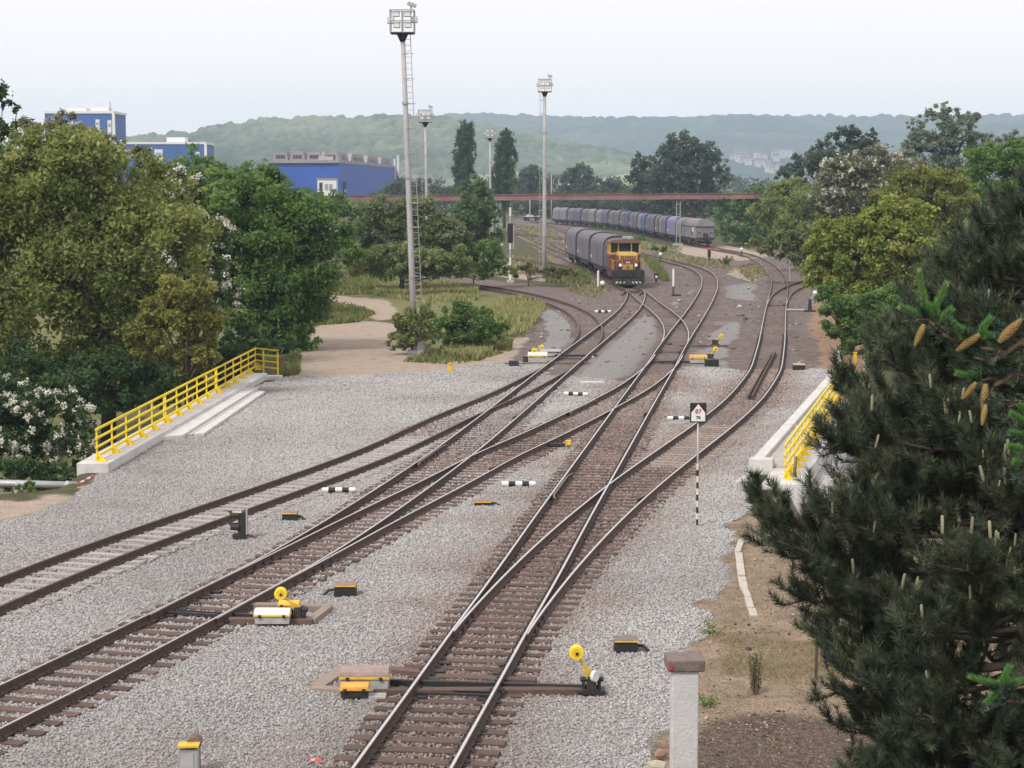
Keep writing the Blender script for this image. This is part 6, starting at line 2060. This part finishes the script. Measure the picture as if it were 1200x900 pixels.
# ------------------------------------------------------------------ grasses
def grass(name, polys, n, hgt, cols, seed, wid=.012, lean=.5, jit=.8):
    g = np.random.default_rng(seed)
    P_ = []
    for pl in polys:
        w = np.array(gpoly(pl))
        lo, hi = w.min(0), w.max(0)
        m = n // len(polys)
        q = g.uniform(lo, hi, (m * 4, 2))
        k = in_poly(q[:, 0], q[:, 1], [tuple(a) for a in w])
        P_.append(q[k][:m])
    q = np.vstack(P_)
    dn = fbm(q[:, 0] / 1.5, q[:, 1] / 1.5, seed)
    q = q[g.random(len(q)) < np.clip((dn - .3) * 3.2, 0.03, 1)]
    m = len(q)
    z = ground_z(q[:, 0], q[:, 1])
    h = hgt * g.uniform(.45, 1.3, m) * (0.6 + .8 * fbm(q[:, 0] / 2.5, q[:, 1] / 2.5, seed + 1))
    a = g.uniform(0, 2 * np.pi, m)
    ww = wid * q[:, 1] / 40 * g.uniform(.6, 1.4, m)
    b = np.stack([q[:, 0], q[:, 1], z], 1)
    t = np.stack([np.cos(a), np.sin(a), 0 * a], 1)
    l_ = unit(m, g) * np.array([1, 1, 0]) * (h * lean)[:, None]
    tip = b + l_ + np.stack([0 * h, 0 * h, h], 1)
    V = np.stack([b - t * ww[:, None], b + t * ww[:, None], tip], 1).reshape(-1, 3)
    o = np_mesh(name, V, np.arange(m * 3).reshape(m, 3), leaf_mat(name + '_blade_%d' % seed, cols, .3, .7), None, np.repeat(np.clip(g.normal(.5, .2, m) + (dn[:0].sum()), 0, 1), 3))
    return tag(o, kind='stuff')
DRY = [(.12, .16, .05), (.22, .24, .085), (.36, .345, .15), (.5, .45, .25)]
FRESH = [(.07, .1, .03), (.13, .16, .045), (.2, .21, .07), (.33, .29, .13)]
grass('dry_grass', [[(560, 372), (600, 350), (640, 358), (632, 372), (612, 392), (585, 402), (560, 400)], [(440, 322), (520, 332), (560, 338), (560, 352), (500, 356), (440, 346)], [(590, 400), (560, 424), (520, 420), (540, 405)]], 48000, .42, DRY, 51, .028)
grass('meadow_grass', [[(370, 330), (440, 320), (450, 345), (400, 346)], [(352, 382), (380, 354), (420, 362), (440, 368), (420, 378), (372, 382)], [(640, 332), (690, 334), (690, 316), (640, 316)], [(752, 300), (775, 330), (785, 330), (770, 305)]], 26000, .35, FRESH, 52, .03)
grass('yard_weeds', [[(545, 300), (620, 300), (640, 320), (560, 326)], [(760, 296), (850, 306), (860, 318), (780, 306)], [(690, 326), (716, 340), (700, 350), (660, 340)], [(860, 314), (890, 312), (905, 322), (880, 330)], [(600, 262), (650, 270), (690, 300), (640, 300)], [(690, 272), (800, 292), (800, 300), (700, 284)]], 11000, .3, [(.12, .13, .06), (.2, .19, .09), (.3, .27, .15), (.42, .37, .23)], 53, .026)
grass('bank_grass', [[(868, 610), (850, 650), (838, 700), (806, 780), (790, 860), (800, 960), (1100, 960), (1060, 640)], [(830, 740), (850, 790), (1010, 830), (1000, 760)]], 16000, .1, [(.1, .11, .04), (.2, .18, .08), (.33, .27, .15), (.42, .35, .22)], 54, .006, 1.1)
grass('verge_grass', [[(470, 424), (530, 428), (560, 424), (600, 410), (600, 400), (520, 410)], [(330, 440), (345, 408), (352, 408), (350, 440)]], 7000, .22, FRESH, 55, .02, .8)
def weed(label, px, py, hpx, n, seed, cols, spread=.16):
    g = np.random.default_rng(seed)
    b = P(px, py)
    h = hpx * H / (py - 222)
    root = thing('weed', label, 'weed', b)
    sb_ = MB()
    L_, N_ = [], []
    for i in range(n):
        a = g.uniform(0, 6.28); r_ = g.uniform(0, spread)
        hh = h * g.uniform(.6, 1.0)
        p0 = Vector((math.cos(a) * r_ * .4, math.sin(a) * r_ * .4, -.03))
        p1 = Vector((math.cos(a) * r_ * 1.3, math.sin(a) * r_ * 1.3, hh))
        sb_.tube([p0, p0.lerp(p1, .5) + Vector((0, 0, .03)), p1], [.009, .007, .003], 4)
        for t in np.linspace(.15, 1, 16):
            q = p0.lerp(p1, t)
            L_.append(np.array(q) + g.normal(0, .025, 3)); N_.append(unit(1, g)[0] + np.array([0, 0, .4]))
    sb_.build('stem', pm('weed_stem_%d' % seed, (.2, .13, .1), (.14, .15, .06), 9, .9), root)
    p = np.array(L_); nn = np.array(N_); nn /= np.linalg.norm(nn, axis=1)[:, None]
    V, Fq = leaf_quads(p, nn, g.uniform(.018, .05, len(p)), g, .4)
    np_mesh('leaves', V, Fq, leaf_mat('weed_leaf_%d' % seed, cols, .2), root, np.repeat(g.random(len(p)), 4))
weed('tall reddish weed clump growing in the brown earth right of the concrete post', 885, 813, 52, 26, 61, [(.05, .07, .025), (.09, .1, .04), (.15, .12, .06), (.24, .15, .11)])
weed('low green weed beside the concrete post', 829, 826, 14, 10, 62, GREEN, .2)
weed('small green weed at the ballast edge above the concrete post', 836, 742, 12, 10, 63, MIX, .3)
# ------------------------------------------------------------------ foreground black pine
def needles(tw, per, length, width, g, spread=.75):
    """bottle brush needles round twigs given as (start, end) arrays"""
    a, b = tw
    n = len(a)
    t = g.uniform(0, 1, (n, per))
    base = a[:, None] + (b - a)[:, None] * t[..., None]
    ax = (b - a) / (np.linalg.norm(b - a, axis=1)[:, None] + 1e-9)
    r = g.normal(size=(n, per, 3))
    r -= (r * ax[:, None]).sum(-1, keepdims=True) * ax[:, None]
    r /= np.linalg.norm(r, axis=-1, keepdims=True) + 1e-9
    d = r * spread + ax[:, None] * (.45 + .5 * t[..., None])
    d /= np.linalg.norm(d, axis=-1, keepdims=True)
    L = length * g.uniform(.75, 1.2, (n, per, 1))
    tip = base + d * L + np.array([0, 0, .01])
    side = np.cross(d, g.normal(size=(n, per, 3)))
    side /= np.linalg.norm(side, axis=-1, keepdims=True) + 1e-9
    V = np.stack([base - side * width, base + side * width, tip], 2).reshape(-1, 3)
    return V, np.arange(len(V)).reshape(-1, 3)

def pine():
    g = np.random.default_rng(91)
    Y0 = 18.0
    ax_px = 1222
    x0 = Q(ax_px, 222, Y0).x
    k = Y0 / F
    root = thing('pine_tree', 'big dark pine with upright pale candles filling the right foreground', 'pine', (x0, Y0, 0))
    prof = [(1.2, 1.5), (2.6, 1.65), (3.7, 1.75), (4.3, 1.85), (4.8, 2.35), (5.5, 2.62), (5.9, 2.68), (6.1, 2.55), (6.35, 1.98), (6.8, 1.95), (7.2, 1.65), (7.7, 1.2), (8.1, .8), (8.5, .5), (8.9, .3)]
    zs, rs = np.array(prof).T
    tk = MB()
    tk.tube([(0, 0, -.3), (.03, 0, 3), (-.02, .03, 6), (0, 0, 8.0), (0, 0, 9.0)], [.2, .16, .11, .05, .015], 10)
    tk.build('trunk', M_bark, root, True)
    br = MB()
    A, B, LEAD = [], [], []
    z = 1.0
    while z < 8.85:
        nb = 9 if z < 7.8 else 6
        a0 = g.uniform(0, 6.28)
        for i in range(nb):
            a = a0 + 6.28 * i / nb + g.normal(0, .18)
            L = np.interp(z, zs, rs) * g.uniform(.72, 1.06)
            zz = z + g.uniform(-.18, .18)
            pts = []
            up = .16 if z < 7 else .3
            for t in np.linspace(0, 1, 6):
                pts.append(np.array([math.cos(a) * L * t, math.sin(a) * L * t, zz - .35 * L * .2 * math.sin(t * 2.2) + L * up * t ** 2.2]))
            br.tube(pts, [.035, .03, .024, .018, .012, .006], 5)
            pts = np.array(pts)
            # side twigs
            m = int(7 + L * 11)
            for j in range(m):
                t = g.uniform(.3, 1.0) ** .8
                f_ = t * 5
                i0 = min(int(f_), 4)
                p = pts[i0] + (pts[i0 + 1] - pts[i0]) * (f_ - i0)
                bd = pts[i0 + 1] - pts[i0]
                bd = bd / np.linalg.norm(bd)
                sd_ = np.cross(bd, [0, 0, 1]) * g.choice([-1, 1])
                ln = g.uniform(.22, .5) * (1.15 - .5 * t)
                dr = bd * .6 + sd_ * g.uniform(.2, 1.0) + np.array([0, 0, g.uniform(-.35, .85)])
                dr /= np.linalg.norm(dr)
                e = p + dr * ln
                br.tube([p, e], [.009, .006], 4, 0, False)
                A.append(p + dr * ln * .1); B.append(e)
                # forked tips turning up
                for q in range(g.integers(1, 4)):
                    d2 = dr * .6 + unit(1, g)[0] * .45 + np.array([0, 0, .55])
                    d2 /= np.linalg.norm(d2)
                    l2 = g.uniform(.12, .24)
                    A.append(e); B.append(e + d2 * l2)
                    if g.random() < .3: LEAD.append((e + d2 * l2, d2))
            A.append(pts[4]); B.append(pts[5]); LEAD.append((pts[5], np.array([0, 0, 1.0])))
        z += .27 if z < 8 else .22
    br.build('branch', pm('pine_twig', (.075, .055, .045), (.045, .034, .03), 9, .9), root, True)
    V, Fc = needles((np.array(A), np.array(B)), 82, .095, .0034, g)
    n = len(V) // 3
    per_tw = np.repeat(np.clip(g.normal(.42, .2, len(A)), 0, 1), 82)
    tint = np.clip(per_tw + g.normal(0, .13, n), 0, 1)
    tag(np_mesh('needles', V, Fc, leaf_mat('pine_needle', [(.03, .045, .035), (.058, .08, .054), (.102, .126, .075), (.19, .2, .11)], .2, .5), root, np.repeat(tint, 3)), kind='stuff')
    # pale candles: new shoots standing on the branch ends
    cm = MB()
    cm.tube([(0, 0, 0), (0, 0, .02), (0, 0, .135), (0, 0, .15)], [.009, .013, .013, .008], 7)
    mc = pm('candle', (.27, .26, .16), (.17, .165, .09), 30, .8, 0, .4, 80, None, .25)
    me_ = cm.mesh('new_shoot', mc, True)
    g.shuffle(LEAD)
    LEAD.sort(key=lambda q: q[0][1] + q[0][0] * .3)
    cnt = 0
    for p, d2 in LEAD[:420]:
        if g.random() > (.62 if p[2] > 5.6 else .12) or cnt >= 180: continue
        o = place('new_shoot', me_, root)
        s_ = g.uniform(.35, 1.15)
        o.location = p
        o.scale = (s_ * .8 + .25, s_ * .8 + .25, s_)
        o.rotation_euler = (g.normal(0, .14), g.normal(0, .14), 0)
        cnt += 1
pine()

# ------------------------------------------------------------------ spruce just outside the right edge, its twigs reaching into view
def spruce():
    g = np.random.default_rng(17)
    Y0 = 6.2
    root = thing('spruce_tree', 'near spruce twigs with bright green new shoots and hanging tan cones at the right edge', 'spruce', (Q(1490, 222, Y0).x, Y0, 0))
    x0 = root.location.x
    def L3(px, py, dy=0.0):
        q = Q(px, py, Y0 + dy)
        return np.array([q.x - x0, dy, q.z])
    tk = MB().tube([(0, 0, -.2), (0, 0, 5), (0, 0, 10.4)], [.17, .12, .02], 10)
    tk.build('trunk', M_bark, root, True)
    br = MB()
    OA, OB, NA, NB = [], [], [], []
    def bough(pts, r0=.012):
        pts = [np.array(p) for p in pts]
        br.tube(pts, list(np.linspace(r0, .004, len(pts))), 6)
        for i in range(len(pts) - 1):
            m = max(2, int(np.linalg.norm(pts[i + 1] - pts[i]) / .05))
            for t in np.linspace(0, 1, m):
                a = pts[i] + (pts[i + 1] - pts[i]) * t
                OA.append(a); OB.append(a + (pts[i + 1] - pts[i]) / m)
                if g.random() < .55:
                    dr = (pts[i + 1] - pts[i]); dr /= np.linalg.norm(dr)
                    sd_ = unit(1, g)[0]; sd_ -= dr * (sd_ @ dr); sd_ /= np.linalg.norm(sd_)
                    e = a + (dr * .8 + sd_ * .8 + np.array([0, 0, -.1])) * g.uniform(.05, .13)
                    br.tube([a, e], [.004, .002], 4, 0, False)
                    OA.append(a); OB.append(e)
    def shoot(a, b, n=2):
        a, b = np.array(a), np.array(b)
        br.tube([a, b], [.004, .003], 5)
        for t in range(n):
            NA.append(a); NB.append(b)
    # boughs reaching from the trunk into the frame
    T1_ = [(0, 0, 8.75), L3(1380, 330), L3(1260, 375), L3(1180, 395), L3(1120, 398), L3(1096, 378)]
    bough(T1_, .011)
    bough([L3(1120, 398), L3(1105, 392), L3(1088, 374)])
    bough([L3(1215, 388), L3(1180, 412), L3(1150, 408), L3(1138, 398)])
    bough([L3(1215, 392), L3(1200, 405), L3(1182, 392), L3(1172, 385)])
    bough([L3(1200, 400), L3(1160, 425), L3(1140, 418)])
    T2_ = [(0, 0, 8.35), L3(1380, 425, .05), L3(1260, 440, .05), L3(1180, 440, .05), L3(1150, 446, .05)]
    bough(T2_, .011)
    bough([L3(1185, 440, .05), L3(1165, 452, .05), L3(1152, 458, .05)])
    bough([L3(1240, 450, .02), L3(1205, 470, .02), L3(1180, 478, .02)])
    bough([(0, 0, 8.15), L3(1330, 500, -.1), L3(1240, 510, -.1), L3(1202, 512, -.1)], .01)
    bough([L3(1230, 515, -.1), L3(1206, 540, -.1), L3(1196, 556, -.1)])
    bough([(0, 0, 7.1), L3(1360, 780, -.15), L3(1240, 802, -.15), L3(1190, 806, -.15), L3(1172, 806, -.15)], .01)
    bough([L3(1230, 804, -.15), L3(1200, 822, -.15), L3(1180, 822, -.15)])
    for a, b, n in (((1085, 366), (1077, 320), 3), ((1094, 366), (1109, 335), 3), ((1080, 372), (1055, 362), 3), ((1092, 376), (1088, 362), 3), ((1102, 378), (1114, 366), 3), ((1108, 382), (1114, 378), 2), ((1100, 372), (1094, 364), 2),
                    ((1140, 396), (1122, 385), 3), ((1136, 400), (1121, 398), 2), ((1148, 392), (1160, 376), 3), ((1150, 397), (1166, 396), 3), ((1145, 396), (1152, 392), 2)):
        shoot(L3(*a), L3(*b), n)
    for a, b, n in (((1142, 444), (1122, 440), 2), ((1150, 442), (1142, 434), 1), ((1175, 447), (1186, 452), 1), ((1190, 426), (1200, 424), 2)):
        shoot(L3(*a, .05), L3(*b, .05), n)
    for a, b, n in (((1204, 500), (1186, 488), 3), ((1202, 512), (1186, 510), 2), ((1200, 530), (1184, 526), 3), ((1198, 545), (1190, 544), 2), ((1206, 486), (1196, 478), 2)):
        shoot(L3(*a, -.1), L3(*b, -.1), n)
    for a, b, n in (((1172, 806), (1138, 796), 3), ((1172, 806), (1182, 786), 4), ((1172, 808), (1158, 824), 4), ((1178, 806), (1198, 800), 3), ((1176, 808), (1180, 800), 3)):
        shoot(L3(*a, -.15), L3(*b, -.15), n)
    br.build('branch', pm('spruce_twig', (.16, .1, .075), (.09, .06, .045), 20, .9), root, True)
    V, Fc = needles((np.array(OA), np.array(OB)), 90, .026, .0021, g, .9)
    n = len(V) // 3
    tag(np_mesh('old_needles', V, Fc, leaf_mat('old_spruce_needle', [(.018, .036, .027), (.04, .075, .05), (.075, .125, .085), (.13, .18, .13)], .1, .45), root, np.repeat(np.clip(g.normal(.4, .25, n), 0, 1), 3)), kind='stuff')
    V, Fc = needles((np.array(NA), np.array(NB)), 190, .02, .0011, g, .7)
    n = len(V) // 3
    tag(np_mesh('new_needles', V, Fc, leaf_mat('new_spruce_needle', [(.06, .16, .05), (.11, .26, .075), (.17, .36, .1), (.27, .46, .16)], .35, .5), root, np.repeat(np.clip(g.normal(.5, .22, n), 0, 1), 3)), kind='stuff')
    # bud sheaths on the shoot tips
    for px, py in ((1077, 318), (1110, 334), (1054, 361)):
        MB().ball(L3(px, py), (.006, .006, .009), 8, 6).build('bud_sheath', pm('bud', (.4, .27, .16), None, 30, .8) if px == 1077 else bpy.data.materials['bud'], root, True)
    # cones
    def cone_mesh():
        b = MB()
        n_ = 16
        zz = np.linspace(0, 1, 9)
        b.tube([(0, 0, -t) for t in zz], [.14 * math.sin(math.pi * min(.98, .12 + .86 * t)) ** .55 * (1.05 - .3 * t) for t in zz], 10)
        rows = 17
        for r_ in range(rows):
            t = (r_ + .5) / rows
            rad = .15 * math.sin(math.pi * min(.97, .1 + .86 * t)) ** .55 * (1.05 - .3 * t)
            for k in range(8):
                a = 2 * math.pi * (k + .5 * (r_ % 2)) / 8 + r_ * .08
                c, s_ = math.cos(a), math.sin(a)
                w = rad * .42
                zt, zb_ = -t + .03, -t - .055
                b.add([(c * rad * .9 - s_ * w, s_ * rad * .9 + c * w, zt), (c * rad * .9 + s_ * w, s_ * rad * .9 - c * w, zt), (c * rad * 1.32, s_ * rad * 1.32, zb_), (c * rad * .8, s_ * rad * .8, zb_ + .01)], [(0, 2, 1), (0, 3, 2), (1, 2, 3)])
        return b.mesh('cone', pm('cone_scale', (.38, .27, .085), (.17, .105, .04), 14, .7, 0, .3, 20, None, .15), False)
    cme = cone_mesh()
    for a, b, dy in (((1083, 380), (1072, 405), 0), ((1148, 392), (1121, 411), -.03), ((1170, 401), (1197, 374), -.02), ((1144, 448), (1129, 467), .02), ((1155, 450), (1152, 482), .02), ((1155, 474), (1151, 498), 0)):
        p, q = L3(*a, dy), L3(*b, dy)
        d = Vector(q - p)
        o = place('cone', cme, root)
        o.location = p
        o.rotation_euler = (-d).to_track_quat('Z', 'Y').to_euler()
        s_ = d.length
        o.scale = (s_ * .92, s_ * .92, s_)
spruce()
